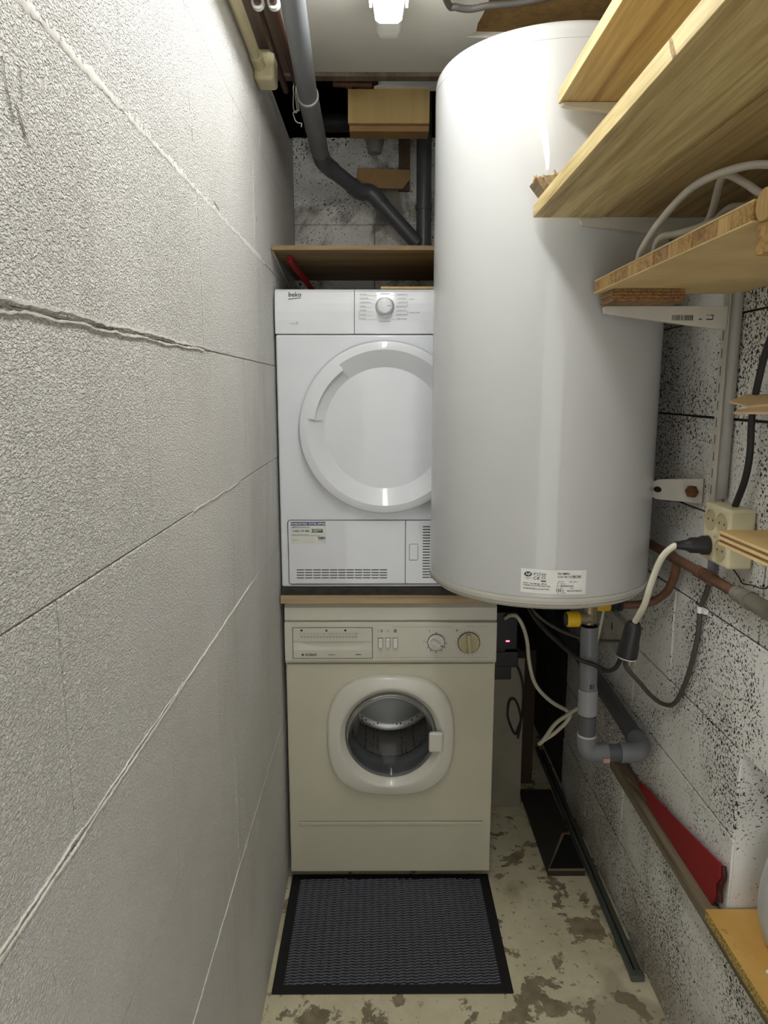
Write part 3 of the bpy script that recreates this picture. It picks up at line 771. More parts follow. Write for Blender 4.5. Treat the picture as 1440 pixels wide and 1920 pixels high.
# lower service panel
def rrect(x0, x1, z0, z1, r, w, n=8):
    def ring(o):
        pts = []
        for cx, cz, a0 in ((x1 - r, z1 - r, 0), (x0 + r, z1 - r, 90), (x0 + r, z0 + r, 180), (x1 - r, z0 + r, 270)):
            for i in range(n + 1):
                a = math.radians(a0 + 90 * i / n); pts.append((cx + (r + o) * math.cos(a), cz + (r + o) * math.sin(a)))
        return pts
    A, B = ring(0), ring(w); n2 = len(A)
    return [('p', [A[i], B[i], B[(i + 1) % n2], A[(i + 1) % n2]]) for i in range(n2)]
kp = MB().box(-0.2545, 0.0668, DY - 0.0025, DY + 0.001, 0.937, 1.1155, 0.0012).build('service_flap', M['enamel_plastic'], dr)
MB().box(0.0684, 0.3125, DY - 0.0025, DY + 0.001, 0.937, 1.1155, 0.0012).build('service_panel', M['enamel_plastic'], dr)
print_mesh(rrect(-0.2555, 0.3135, 0.936, 1.1165, 0.008, 0.0016), lambda u, v: (u, DY - 0.0027, v), 'panel_seam', M['seam'], dr)
print_mesh([('r', 0.0668, 0.9365, 0.0684, 1.116)], lambda u, v: (u, DY - 0.0021, v), 'flap_seam', M['seam_soft'], dr)
lt = MB().box(0.0795, 0.1015, DY - 0.0045, DY - 0.0015, 1.005, 1.049, 0.0014).build('latch', M['enamel_plastic'], dr)
print_mesh(rrect(0.079, 0.102, 1.0045, 1.0495, 0.003, 0.0012), lambda u, v: (u, DY - 0.0028, v), 'latch_seam', M['seam_soft'], lt)
it = []
for j in range(4):
    for i in range(11):
        u = -0.2345 + 0.0231 * i; it.append(('r', u, 0.9525 + 0.0076 * j, u + 0.0205, 0.9552 + 0.0076 * j))
vs = print_mesh(it, lambda u, v: (u, DY - 0.0029, v), 'vent_slots', M['slot'], kp)
it = []
for j in range(19):
    for i in range(9):
        u = 0.1155 + 0.0220 * i
        if i == 0 or j < 5: it.append(('r', u, 0.9535 + 0.0080 * j, u + 0.0205, 0.9564 + 0.0080 * j))
print_mesh(it, lambda u, v: (u, DY - 0.0029, v), 'vent_slots', M['slot'], dr)
stk = print_mesh([('r', -0.2485, 1.052, -0.1515, 1.112)], lambda u, v: (u, DY - 0.0029, v), 'sticker', M['paper_green'], dr)
S2 = lambda u, v: (u, DY - 0.0033, v); S3 = lambda u, v: (u, DY - 0.0036, v)
print_mesh([('r', -0.2475, 1.1025, -0.1520, 1.1125)], S2, 'sticker_banner', M['blue'], stk)
print_mesh([('t', 'ENREGISTREZ VOTRE APPAREIL', 0.0072, -0.2462, 1.1050, 'LEFT', 0.0002)], S3, 'banner_lettering', M['white_print'], stk)
print_mesh([('t', 'APPELEZ-NOUS AU', 0.0058, -0.2455, 1.0953, 'LEFT', 0.0001), ('t', '0 825 270 483', 0.0078, -0.2425, 1.0845, 'LEFT', 0.0002), ('r', -0.2460, 1.0765, -0.2, 1.0772), ('r', -0.2460, 1.0740, -0.167, 1.0747), ('r', -0.2455, 1.0612, -0.226, 1.0617),
           ('t', 'beko', 0.0100, -0.173, 1.0655, 'LEFT', 0.0004), seg_bar(-0.173, 1.0620, -0.156, 1.0640, 0.0012)], S2, 'lettering', M['blue'], stk)
print_mesh([('p', [(-0.192, 1.0825), (-0.160, 1.0825), (-0.160, 1.0925), (-0.192, 1.0925), (-0.1885, 1.0875)])], S2, 'green_flag', M['green'], stk)
print_mesh([('r', -0.187, 1.0887, -0.163, 1.0903), ('r', -0.187, 1.0850, -0.174, 1.0865)], S3, 'flag_lines', M['white_print'], stk)

# thin plywood lying on the dryer
tag(MB().box(0.00, 0.318, 1.925, 2.38, 1.732, 1.738, 0.0008).build('plywood_sheet', M['ply_face']), 'thin plywood sheet lying on top of the white dryer', 'board')

# shelf above the dryer
tag(MB().box(-0.2795, 0.36, 1.892, 2.405, 1.823, 1.8345, 0.001).build('wall_shelf', wood('hardboard_shelf', srgb(116, 94, 62), srgb(158, 132, 92), 'x', 60)), 'thin brown wooden shelf just above the dryer', 'shelf')
tag(MB().prism([(1.90, 1.8225), (1.925, 1.8225), (2.30, 1.775), (2.30, 1.770)], 'x', WL + 0.0015, WL + 0.006).build('shelf_bracket', M['bracket']), 'white bracket strip on the left wall under the thin shelf above the dryer', 'bracket')
tag(MB().tube([(-0.243, 1.965, 1.8145), (-0.236, 2.02, 1.803), (-0.215, 2.12, 1.778), (-0.195, 2.24, 1.750), (-0.19, 2.33, 1.7405)], 0.0085, 12).build('red_tool', M['red']), 'red rod-like tool in the gap between the dryer and the thin shelf', 'tool')

# ================================================================== water heater
TX, TY, TR, TZ0, TZ1 = 0.372, 1.645, 0.2525, 1.02, 2.130
wh = thing('water_heater', 'tall white cylindrical electric water heater hung on the right wall', 'water heater', (TX, TY, TZ0))
MB().lathe([(TR - 0.02, TZ0 + 0.028), (TR, TZ0 + 0.0285), (TR, TZ1 - 0.022), (TR - 0.0022, TZ1 - 0.011), (TR - 0.008, TZ1 - 0.003), (TR - 0.018, TZ1), (TR * 0.5, TZ1 + 0.006), (0, TZ1 + 0.008)], (TX, TY), 'z', 160).build('jacket', M['tank'], wh, smooth=40)
bs = MB().lathe([(TR - 0.012, TZ0 + 0.0282), (TR + 0.001, TZ0 + 0.0275), (TR + 0.0012, TZ0 + 0.016), (TR - 0.003, TZ0 + 0.008), (TR - 0.012, TZ0 + 0.001), (TR - 0.03, TZ0), (TR - 0.06, TZ0 + 0.004), (0, TZ0 + 0.004)], (TX, TY), 'z', 160).build('base_cap', M['tank_base'], wh, smooth=40)
for zz in (0.019, 0.0125):
    MB().lathe([(TR - 0.001, TZ0 + zz), (TR + 0.0016, TZ0 + zz + 0.0004), (TR - 0.001, TZ0 + zz + 0.0012)], (TX, TY), 'z', 160).build('rim_groove', M['seam_soft'], bs)
MB().lathe([(TR - 0.0005, TZ1 - 0.0345), (TR + 0.0004, TZ1 - 0.034), (TR - 0.0005, TZ1 - 0.0335)], (TX, TY), 'z', 160).build('top_seam', M['seam_soft'], wh)
def on_tank(off, u0=0.355, tilt=0.02):
    a0 = math.asin((u0 - TX) / TR)
    def f(u, v):
        a = a0 + u / TR
        return (TX + (TR + off) * math.sin(a), TY - (TR + off) * math.cos(a), v - tilt * u)
    return f
U0, U1, V0, V1 = -0.068, 0.066, 1.057, 1.108
it = [('p', [(U0 + (U1 - U0) * i / 24, V0), (U0 + (U1 - U0) * (i + 1) / 24, V0), (U0 + (U1 - U0) * (i + 1) / 24, V1), (U0 + (U1 - U0) * i / 24, V1)]) for i in range(24)]
lab = print_mesh(it, on_tank(0.0007), 'rating_label', M['paper'], wh)
it = [ellipse(-0.0535, 1.0965, 0.0078, 0.0052, 28, 0.12), ('t', 'IP25', 0.0088, -0.0435, 1.0945), ('t', 'C', 0.0098, -0.043, 1.0855, 'LEFT', 0.0001), ('t', '\u20ac', 0.0098, -0.0355, 1.0855, 'LEFT', 0.0001), ('r', -0.061, 1.0887, -0.0455, 1.0892),
      ('t', 'N021', 0.0028, -0.0570, 1.0855),
      ('r', -0.0275, 1.0822, -0.0172, 1.0846),
      seg_bar(-0.0285, 1.1005, -0.0165, 1.0875, 0.0005), seg_bar(-0.0165, 1.1005, -0.0285, 1.0875, 0.0005),
      seg_bar(-0.0255, 1.0985, -0.0245, 1.0885, 0.0008), seg_bar(-0.0190, 1.0985, -0.0200, 1.0885, 0.0008), seg_bar(-0.0262, 1.0985, -0.0183, 1.0985, 0.0011), seg_bar(-0.0245, 1.0885, -0.0200, 1.0885, 0.0009),
      ('t', 'SATC - Rue Monge - BP 65', 0.0042, -0.0625, 1.0760, 'LEFT', 0.00008), ('t', 'F-85002 LA ROCHE SUR YON', 0.0042, -0.0625, 1.0715, 'LEFT', 0.00008), ('t', 'SE REPORTER A LA NOTICE', 0.0042, -0.0625, 1.0650, 'LEFT', 0.00008),
      ('t', 'OLYMPIC', 0.0062, 0.0055, 1.0985, 'LEFT', 0.00015), ('t', 'Code 152 115', 0.0050, 0.0055, 1.0925, 'LEFT', 0.0001),
      ('t', '1650 W', 0.0040, 0.0055, 1.0825), ('t', '230 - 400 V', 0.0038, 0.030, 1.0825), ('t', '50 - 60 Hz', 0.0040, 0.0050, 1.0780), ('t', 'N\u00b0  0850250754105', 0.0042, 0.0045, 1.0733, 'LEFT', 0.0001),
      ('t', '0.7 MPa', 0.0038, 0.0045, 1.0690), ('t', '7 bar', 0.0038, 0.032, 1.0690), ('t', '150 l', 0.0082, 0.0025, 1.0625, 'LEFT', 0.0002), ('t', 'MADE IN FRANCE', 0.0038, 0.0265, 1.0635, 'LEFT', 0.0001), ('t', 'CE  10/2008', 0.0034, 0.006, 1.0588)]
for u in (0.0355, 0.0455):
    it += [('r', u, 1.0918, u + 0.009, 1.0924), ('r', u, 1.0968, u + 0.009, 1.0974), ('r', u, 1.0918, u + 0.0006, 1.0974), ('r', u + 0.0084, 1.0918, u + 0.009, 1.0974), ('r', u + 0.002, 1.0935, u + 0.007, 1.0957)]
print_mesh(it, on_tank(0.0011), 'lettering', M['black_print'], lab)
print_mesh([('t', 'NF', 0.0078, -0.0585, 1.0938, 'LEFT', 0.0002, 0.2)], on_tank(0.0015), 'mark_lettering', M['white_print'], lab)
# wall mount with slot and rusty bolt
A_, B_ = Vector((0.607, 1.556, 0)), Vector((0.6735, 1.452, 0))
dv = (B_ - A_).normalized(); nv = Vector((dv.y, -dv.x, 0))
if nv.y > 0: nv = -nv
L_ = (B_ - A_).length
def plate(pts, t0, t1):
    return [[A_ + dv * a + nv * t + Vector((0, 0, z)) for a, z in pts] for t in (t0, t1)]
mt = MB().loft(plate([(0.0, 1.238), (0.012, 1.231), (L_, 1.236), (L_, 1.288), (0.02, 1.276), (0.0, 1.268)], 0.0, 0.004), cap0=True, cap1=True).build('wall_mount', M['bracket'], wh, smooth=0)
MB().loft(plate([(0.016 + 0.010 * math.cos(q), 1.253 + 0.0065 * math.sin(q)) for q in [2 * PI * i / 20 for i in range(20)]], 0.0038, 0.0046), cap0=True, cap1=True).build('slot', M['black_print'], mt, smooth=0)
MB().loft(plate([(L_ - 0.021 + 0.013 * math.cos(q), 1.259 + 0.013 * math.sin(q)) for q in [2 * PI * i / 6 for i in range(6)]], 0.0042, 0.014), cap0=True, cap1=True).build('bolt', M['rust'], mt, smooth=0)

# safety valve below the heater
sv = thing('safety_valve', 'brass safety valve with yellow taps under the white water heater', 'valve', (0.487, 1.58, 0.925))
MB().tube([(0.487, 1.58, 1.0185), (0.487, 1.58, 0.93)], 0.0135, 16).tube([(0.450, 1.572, 0.944), (0.487, 1.576, 0.946)], 0.014, 16).tube([(0.487, 1.585, 0.972), (0.515, 1.59, 0.972)], 0.013, 16).tube([(0.500, 1.585, 0.972), (0.500, 1.585, 0.935), (0.492, 1.582, 0.928)], 0.008, 10, smooth=False).lathe([(0, 0.9985), (0.021, 0.9985), (0.021, 1.012), (0, 1.012)], (0.487, 1.58), 'z', 6).build('valve_body', M['brass'], sv)
MB().lathe([(0, 0.432), (0.0165, 0.432), (0.018, 0.435), (0.018, 0.459), (0.0165, 0.4615), (0, 0.4615)], (1.571, 0.9435), 'x', 24).build('yellow_knob', M['yellow'], sv)
MB().lathe([(0, 0.429), (0.015, 0.429), (0.015, 0.4318), (0, 0.4318)], (1.571, 0.9435), 'x', 24).build('knob_cap', M['black_plastic'], sv)
MB().box(0.503, 0.537, 1.572, 1.608, 0.961, 0.984, 0.005).build('yellow_tap', M['yellow'], sv)
MB().lathe([(0, 0.537), (0.0145, 0.537), (0.0145, 0.548), (0.012, 0.549), (0.012, 0.556), (0.015, 0.557), (0.015, 0.566), (0, 0.566)], (1.592, 0.971), 'x', 8).build('black_nut', M['black_plastic'], sv, smooth=0)

tag(MB().tube([(0.527, 1.600, 0.956), (0.528, 1.612, 0.93), (0.525, 1.62, 0.89), (0.522, 1.63, 0.85)], 0.0035, 8).build('drip_tube', M['white_cable']), 'thin cream drip tube hanging below the yellow tap behind the drain pipe', 'tube')
wb = thing('wall_hook_plate', 'pale grey plastic plate with a slot on the right wall behind the drain pipe', 'plate', (0.665, 1.86, 0.73))
MB().prism([(1.76, 0.775), (1.80, 0.735), (1.90, 0.745), (1.95, 0.80), (1.94, 0.85), (1.80, 0.845)], 'x', 0.655, 0.6728, 0.002).build('plate', M['bracket'], wb)
MB().box(0.6542, 0.6552, 1.905, 1.912, 0.800, 0.820).build('slot', M['seam'], wb)

# pipe feeding the valve and the wall pipe
cp = thing('wall_pipe', 'brown painted copper pipe running along the right wall behind the socket', 'pipe', (0.648, 1.6, 1.09))
MB().tube([(0.648, 2.38, 1.105), (0.648, 1.24, 1.105)], 0.0105, 14).build('copper_run', M['copper'], cp)
MB().tube([(0.648, 1.239, 1.105), (0.648, 1.20, 1.105)], 0.0135, 14).tube([(0.648, 1.205, 1.105), (0.648, 0.60, 1.106)], 0.0155, 14).build('grey_run', M['lead_grey'], cp)
for y in (1.53, 1.375, 1.33):
    MB().tube([(0.648, y + 0.022, 1.105), (0.648, y - 0.006, 1.105)], 0.0128, 14).build('coupling', M['copper'], cp)
MB().tube([(0.648, 1.190, 1.105), (0.648, 1.184, 1.105)], 0.0175, 14).build('coupling', M['lead_grey'], cp)
MB().tube([(0.648, 1.228, 1.105), (0.648, 1.224, 1.105)], 0.0148, 14).build('coupling', M['lead_grey'], cp)
MB().tube([(0.649, 1.500, 1.097), (0.653, 1.512, 1.075), (0.655, 1.528, 1.048), (0.654, 1.550, 1.018), (0.645, 1.575, 0.992), (0.625, 1.588, 0.977), (0.596, 1.592, 0.972), (0.566, 1.592, 0.971)], 0.0095, 12).build('supply_bend', M['copper'], cp)

# PVC drain
dp = thing('drain_pipe', 'grey PVC drain pipe with elbows dropping from the safety valve to the right wall', 'pipe', (0.495, 1.58, 0.58))
MB().tube([(0.489, 1.58, 0.9245), (0.494, 1.58, 0.765)], 0.0205, 24, caps=False).build('upper_pipe', M['pvc'], dp)
MB().tube([(0.489, 1.58, 0.9243), (0.489, 1.58, 0.90)], 0.0185, 24).build('pipe_mouth', M['void'], dp)
MB().tube([(0.4935, 1.58, 0.768), (0.4955, 1.58, 0.705)], 0.0228, 24).build('coupling', M['pvc_light'], dp)
MB().tube([(0.4955, 1.58, 0.7045), (0.496, 1.58, 0.70)], 0.0195, 24).tube([(0.4955, 1.58, 0.700), (0.4965, 1.58, 0.652)], 0.0205, 24).build('middle_pipe', M['pvc_dark'], dp)
MB().tube([(0.4965, 1.58, 0.653), (0.4965, 1.58, 0.649)], 0.0232, 24).build('glue_ring', M['glue'], dp)
MB().tube([(0.4965, 1.58, 0.649), (0.4965, 1.58, 0.632), (0.500, 1.58, 0.615), (0.512, 1.58, 0.606), (0.530, 1.58, 0.6035), (0.548, 1.58, 0.603)], 0.0230, 24).build('elbow', M['pvc'], dp)
MB().tube([(0.547, 1.58, 0.603), (0.580, 1.58, 0.603)], 0.0205, 24).build('cross_pipe', M['pvc_dark'], dp)
MB().tube([(0.579, 1.58, 0.603), (0.605, 1.58, 0.603), (0.624, 1.584, 0.603), (0.637, 1.598, 0.604), (0.641, 1.620, 0.606), (0.641, 1.642, 0.607)], 0.0235, 24).build('elbow', M['pvc'], dp)
MB().tube([(0.641, 1.641, 0.607), (0.641, 1.650, 0.607)], 0.0255, 24).build('collar', M['pvc_dark'], dp)
MB().tube([(0.641, 1.648, 0.607), (0.641, 2.75, 0.655)], 0.0215, 24).build('wall_run', M['pvc_dark'], dp)
a0 = math.radians(-70)
def on_pipe(u, v):
    a = a0 + u / 0.0206; return (0.4925 + 0.0212 * math.sin(a) , 1.58 - 0.0212 * math.cos(a), v)
print_mesh([('p', [on_pipe(0, 0)[:0] or (0.028 + q[1] * -1, 0.775 + q[0]) for q in p]) for p in ([(0.0, 0.0), (0.0, 0.004), (0.012, 0.004), (0.012, 0.0)], [(0.0, -0.006), (0.0, -0.003), (0.012, -0.003), (0.012, -0.006)])] , on_pipe, 'pipe_print', M['print_dark'], dp)
MB().box(0.531, 0.548, 1.5535, 1.5572, 0.590, 0.601, 0.001).build('pink_blob', plain('pink_sealant', srgb(196, 150, 138), 0.6), dp)

# ================================================================== shelves on the right wall
YE = 1.372
upright = thing('shelf_upright', 'slotted white metal upright rail on the right wall carrying the shelf brackets', 'rail', (0.66, 1.38, 1.19))
MB().box(0.655, 0.6728, 1.366, 1.392, 1.19, 2.05, 0.0015).build('channel', M['bracket'], upright)
it = []
z = 1.20
while z < 1.60:
    it.append(('r', 1.3735, z, 1.3765, z + 0.018)); z += 0.033
print_mesh(it, lambda u, v: (0.6547, u + 0.006, v), 'slots', M['seam'], upright)
def shelf_bracket(name, xt, zt, label, h0=0.012, h1=0.043, y=1.376):
    br = thing(name, label, 'bracket', (0.64, y, zt - h1), 'shelf brackets on the upright')
    MB().prism([(xt, zt - 0.003), (xt + 0.004, zt), (0.6545, zt), (0.6545, zt - h1), (0.636, zt - h1), (xt + 0.012, zt - h0 - 0.002), (xt + 0.003, zt - h0)], 'y', y - 0.0075, y + 0.0055, 0.0012).build('arm', M['bracket'], br)
    return br
# top shelf
s1 = thing('wall_shelf', 'highest pine shelf on the right wall beside the water heater', 'shelf', (0.5, 0.6, 1.976))
MB().box(0.319, 0.672, -0.55, YE, 1.976, 2.000, 0.0015).build('board', M['pine2'], s1)
shelf_bracket('shelf_bracket', 0.322, 1.9755, 'white bracket under the highest pine shelf', 0.006, 0.04, 1.3650)
# second shelf: two planks
s2 = thing('wall_shelf', 'wide pine shelf of two planks on the right wall below the highest shelf', 'shelf', (0.48, 0.6, 1.783))
MB().box(0.281, 0.4105, -0.60, YE, 1.783, 1.807, 0.0015).build('plank', M['pine'], s2)
MB().box(0.4125, 0.672, -0.60, YE, 1.7835, 1.807, 0.0015).build('plank', M['pine2'], s2)
shelf_bracket('shelf_bracket', 0.369, 1.7825, 'white bracket under the wide two-plank pine shelf')
# broken timber resting on the second shelf
bm_ = bmesh.new()
rb = random.Random(5)
tm = thing('broken_timber', 'splintered wood offcut lying on the wide two-plank pine shelf', 'timber', (0.30, 1.33, 1.8075))
prof = [(0.270, 1.8345), (0.278, 1.838), (0.318, 1.842), (0.345, 1.842), (0.345, 1.8078), (0.292, 1.8078)]
MB().prism(prof, 'y', 1.31, 1.362, 0.001).build('offcut', wood('split_wood', srgb(108, 90, 66), srgb(178, 156, 122), 'y', 120), tm)
sp_ = MB()
for i in range(90):
    x = rb.uniform(0.270, 0.338); z = 1.8345 + (x - 0.270) * 0.14 + rb.uniform(-0.003, 0.001); y = rb.uniform(1.306, 1.352)
    d = Vector((rb.uniform(-1, 1), rb.uniform(-0.6, 0.1), rb.uniform(-0.1, 0.8))).normalized() * rb.uniform(0.005, 0.012)
    p0 = Vector((x, y, z)); sp_.tube([p0, p0 + d * 0.5, p0 + d], lambda t: 0.0013 * (1 - t) + 0.0003, 5, smooth=False)
sp_ = sp_.build('splinters', M['core_b'], tm); sp_['kind'] = 'stuff'
kn = [('p', [(0.733, 1.7845), (0.741, 1.7845), (0.748, 1.795), (0.752, 1.8055), (0.747, 1.8055), (0.741, 1.797)])]
print_mesh(kn, lambda u, v: (0.2806, u, v), 'knot', plain('wood_knot', srgb(172, 138, 86), 0.6, var=0.4, vscale=200), s2)
# third shelf: blockboard, core strips visible along its edge
s3 = thing('wall_shelf', 'blockboard shelf with exposed core strips along its edge, holding a coil of cable', 'shelf', (0.53, 1.1, 1.648))
Y30 = 0.80
MB().box(0.4005, 0.672, Y30, YE, 1.648, 1.6505, 0.0005).build('bottom_sheet', M['ply_pale'], s3)
MB().box(0.4005, 0.672, Y30, YE, 1.6695, 1.672, 0.0005).build('top_sheet', M['ply_pale'], s3)
y = Y30; i = 0
for wdt in (0.05, 0.032, 0.07, 0.045, 0.03, 0.055, 0.07, 0.04, 0.06, 0.035, 0.05, 0.08):
    y1 = min(y + wdt, YE)
    if y1 - y > 0.004: MB().box(0.4005 + 0.0006 * (i % 3), 0.672, y + 0.0004, y1 - 0.0004, 1.6507, 1.6693, 0.0004, 1).build('core_strip', M[('core_a', 'core_b', 'core_c')[i % 3]], s3, smooth=0)
    y = y1; i += 1
shelf_bracket('shelf_bracket', 0.420, 1.6255, 'white bracket printed with a barcode under the blockboard shelf', 0.014, 0.042)
bk = [o for o in C.objects if o.name == 'shelf_bracket.002'] or [o for o in C.objects if o.get('label', '').find('barcode') > 0]
it = []; u = 0.549; rb = random.Random(9)
while u < 0.588:
    wd = rb.choice((0.0007, 0.0011, 0.0018)); it.append(('r', u, 1.599, u + wd, 1.609)); u += wd + rb.choice((0.0008, 0.0013))
it += [('r', 0.600, 1.6005, 0.606, 1.6025), ('r', 0.614, 1.600, 0.627, 1.602), ('r', 0.6255, 1.600, 0.627, 1.609), ('r', 0.615, 1.608, 0.618, 1.6095), ('r', 0.6205, 1.608, 0.628, 1.6095)]
print_mesh(it, lambda u, v: (u, 1.376 - 0.0077, v), 'barcode', M['print_dark'], bk[0])
pk = thing('packing_block', 'stack of dark plywood strips wedged between the blockboard shelf and its bracket', 'wood block', (0.48, 1.35, 1.6257))
for k in range(4):
    MB().box(0.414 + 0.001 * (k % 2), 0.544, 1.300 + 0.001 * k, YE - 0.001, 1.6258 + 0.0055 * k, 1.6309 + 0.0055 * k, 0.0004, 1).build('ply_layer', M['ply_dark'], pk, smooth=0)
# pole and cleat at the near end of the blockboard shelf
tag(MB().lathe([(0, 0.402), (0.0165, 0.402), (0.017, 0.404), (0.017, 0.6735), (0, 0.6735)], (0.781, 1.662), 'x', 24).build('round_pole', M['core_b']), 'sawn end of a round wooden pole touching the blockboard shelf', 'pole')
tag(MB().box(0.404, 0.6735, 0.745, 0.795, 1.612, 1.6445, 0.002).build('timber_cleat', M['core_a']), 'rough wooden cleat under the round pole', 'timber')

# coil of cable on the blockboard shelf
cl = thing('cable_coil', 'loose coil of pale grey cable lying on the blockboard shelf', 'cable', (0.53, 1.18, 1.6722))
Rc = 0.0055
for pts in ([(0.455, 1.30, 1.6785), (0.436, 1.245, 1.682), (0.426, 1.20, 1.697), (0.425, 1.12, 1.725), (0.439, 1.05, 1.751), (0.467, 1.0, 1.759), (0.505, 0.975, 1.758), (0.56, 0.96, 1.74), (0.63, 0.98, 1.69)],
            [(0.53, 1.30, 1.679), (0.475, 1.27, 1.685), (0.451, 1.20, 1.710), (0.470, 1.175, 1.714), (0.486, 1.15, 1.716), (0.509, 1.05, 1.715), (0.55, 0.98, 1.70), (0.62, 0.94, 1.682)],
            [(0.495, 1.27, 1.679), (0.502, 1.20, 1.706), (0.509, 1.15, 1.732), (0.490, 1.08, 1.766), (0.491, 1.06, 1.770), (0.509, 1.04, 1.752), (0.530, 1.02, 1.731), (0.60, 0.98, 1.70)],
            [(0.480, 1.24, 1.679), (0.493, 1.20, 1.702), (0.500, 1.18, 1.715), (0.507, 1.10, 1.711), (0.55, 1.05, 1.700), (0.61, 1.02, 1.69)],
            [(0.534, 1.28, 1.679), (0.530, 1.22, 1.715), (0.533, 1.15, 1.743), (0.541, 1.10, 1.738), (0.565, 1.05, 1.725), (0.64, 1.0, 1.70)],
            [(0.52, 1.28, 1.6785), (0.545, 1.22, 1.72), (0.560, 1.16, 1.745), (0.575, 1.10, 1.745), (0.60, 1.06, 1.735), (0.66, 1.04, 1.72)],
            [(0.46, 1.31, 1.6785), (0.52, 1.32, 1.679), (0.60, 1.29, 1.679), (0.64, 1.18, 1.679), (0.60, 1.05, 1.679), (0.54, 0.98, 1.679)]):
    MB().tube(pts, Rc, 12).build('loop', M['pale_cable'], cl)

# small plywood shelf in front of the socket
p4 = thing('plywood_shelf', 'narrow layered plywood shelf in front of the beige socket block', 'shelf', (0.62, 0.8, 1.213))
for k in range(5):
    MB().box(0.570 + (0.0012 if k % 2 else 0), 0.672, 0.30, 1.160 - (0.001 if k % 2 else 0), 1.2125 + 0.0049 * k, 1.2172 + 0.0049 * k, 0.0003, 1).build('ply_layer', M['ply_pale'] if k % 2 == 0 else M['ply_dark'], p4, smooth=0)
MB().box(0.5702, 0.672, 0.30, 1.160, 1.2371, 1.2376).build('top_veneer', M['ply_face'], p4)

# cardboard
cb = thing('cardboard_flap', 'torn brown cardboard flaps sticking out from the right wall above the socket', 'cardboard', (0.64, 1.2, 1.43))
def flap(pts):
    P_ = [Vector(p) for p in pts]
    return MB().loft([P_, [p + Vector((0, -0.001, -0.0035)) for p in P_]], cap0=True, cap1=True).build('flap', M['cardboard'], cb, smooth=0)
flap([(0.607, 1.240, 1.451), (0.642, 1.250, 1.463), (0.6725, 1.238, 1.4625), (0.6725, 1.13, 1.452), (0.615, 1.190, 1.444)])
flap([(0.592, 1.19, 1.4335), (0.603, 1.192, 1.438), (0.6725, 1.17, 1.452), (0.6725, 1.06, 1.440), (0.611, 1.12, 1.4355)])

# ================================================================== socket block, plugs and cables
sk = thing('socket_block', 'beige four-way socket block mounted on the right wall', 'socket', (0.65, 1.29, 1.148))
MB().box(0.6255, 0.6728, 1.236, 1.340, 1.148, 1.258, 0.006, 3).build('housing', M['beige_plastic'], sk)
for yy, zz in ((1.310, 1.228), (1.2655, 1.228), (1.310, 1.178), (1.2655, 1.178)):
    so = MB().lathe([(0.0205, 0.6258), (0.0205, 0.6240), (0.0185, 0.6238), (0.0182, 0.6256)], (yy, zz), 'x', 28).lathe([(0.0182, 0.6252), (0, 0.6252)], (yy, zz), 'x', 28).build('socket_well', plain('socket_well', srgb(186, 172, 134), 0.4) if yy == 1.310 and zz > 1.2 else bpy.data.materials['socket_well'], sk)
    for d in (-0.0095, 0.0095):
        MB().lathe([(0.0024, 0.6249), (0, 0.6249)], (yy + d, zz), 'x', 10).build('contact_hole', M['seam'], so)
print_mesh([('p', [(1.288 + 0.006 * math.cos(t), 1.2035 + 0.006 * math.sin(t)) for t in [PI + 0.3 + 0.25 * i for i in range(9)]] + [(1.288 + 0.005 * math.cos(t), 1.2035 + 0.005 * math.sin(t)) for t in [PI + 0.3 + 0.25 * i for i in range(8, -1, -1)]])], lambda u, v: (0.6250, u, v), 'moulded_mark', M['print_mid'], sk)
# plug in the lower far socket, cream lead to a coupler
pg = thing('power_plug', 'black plug pushed into the beige socket block with a cream lead', 'plug', (0.6, 1.31, 1.16))
MB().lathe([(0, 0.624), (0.0185, 0.624), (0.0185, 0.612), (0.0155, 0.606), (0.0150, 0.590), (0.0110, 0.584), (0.0080, 0.570), (0.0075, 0.5615), (0, 0.5615)], (1.310, 1.178), 'x', 24).build('plug_body', M['black_plastic'], pg)
MB().tube([(0.570, 1.310, 1.178), (0.556, 1.310, 1.174), (0.540, 1.318, 1.150), (0.529, 1.330, 1.100), (0.524, 1.345, 1.05), (0.5202, 1.379, 1.003)], 0.0062, 12).build('lead', M['white_cable'], pg)
cn = thing('cable_coupler', 'dark grey rubber coupler hanging on cables between the drain pipe and the right wall', 'connector', (0.513, 1.385, 0.92))
ax0, ax1 = Vector((0.5195, 1.382, 1.000)), Vector((0.5105, 1.388, 0.925))
MB().tube([ax0, ax0.lerp(ax1, 0.12), ax0.lerp(ax1, 0.55), ax0.lerp(ax1, 0.62), ax0.lerp(ax1, 0.97), ax1], lambda t: 0.0155 + 0.006 * min(1, t * 1.25) if t > 0.05 else 0.012, 20, smooth=False).build('coupler_body', M['black_plastic'], cn)
MB().tube([ax1.lerp(ax0, 0.03), ax1 + (ax1 - ax0) * 0.03], 0.0205, 20).build('coupler_rim', M['paper'], cn)
low = ax1 + (ax1 - ax0) * 0.03
low2 = low + (ax1 - ax0) * 0.03
tag(MB().tube([low2, (0.522, 1.42, 0.890), (0.560, 1.49, 0.845), (0.610, 1.56, 0.790), (0.645, 1.585, 0.750), (0.661, 1.545, 0.745), (0.665, 1.49, 0.775), (0.6655, 1.44, 0.86), (0.6655, 1.41, 0.96), (0.6655, 1.408, 1.02), (0.6675, 1.392, 1.06), (0.6678, 1.376, 1.0985)], 0.0052, 12).build('feed_cable', M['grey_cable']), 'thick dark grey cable hanging in a loop on the right wall below the copper pipe', 'cable')
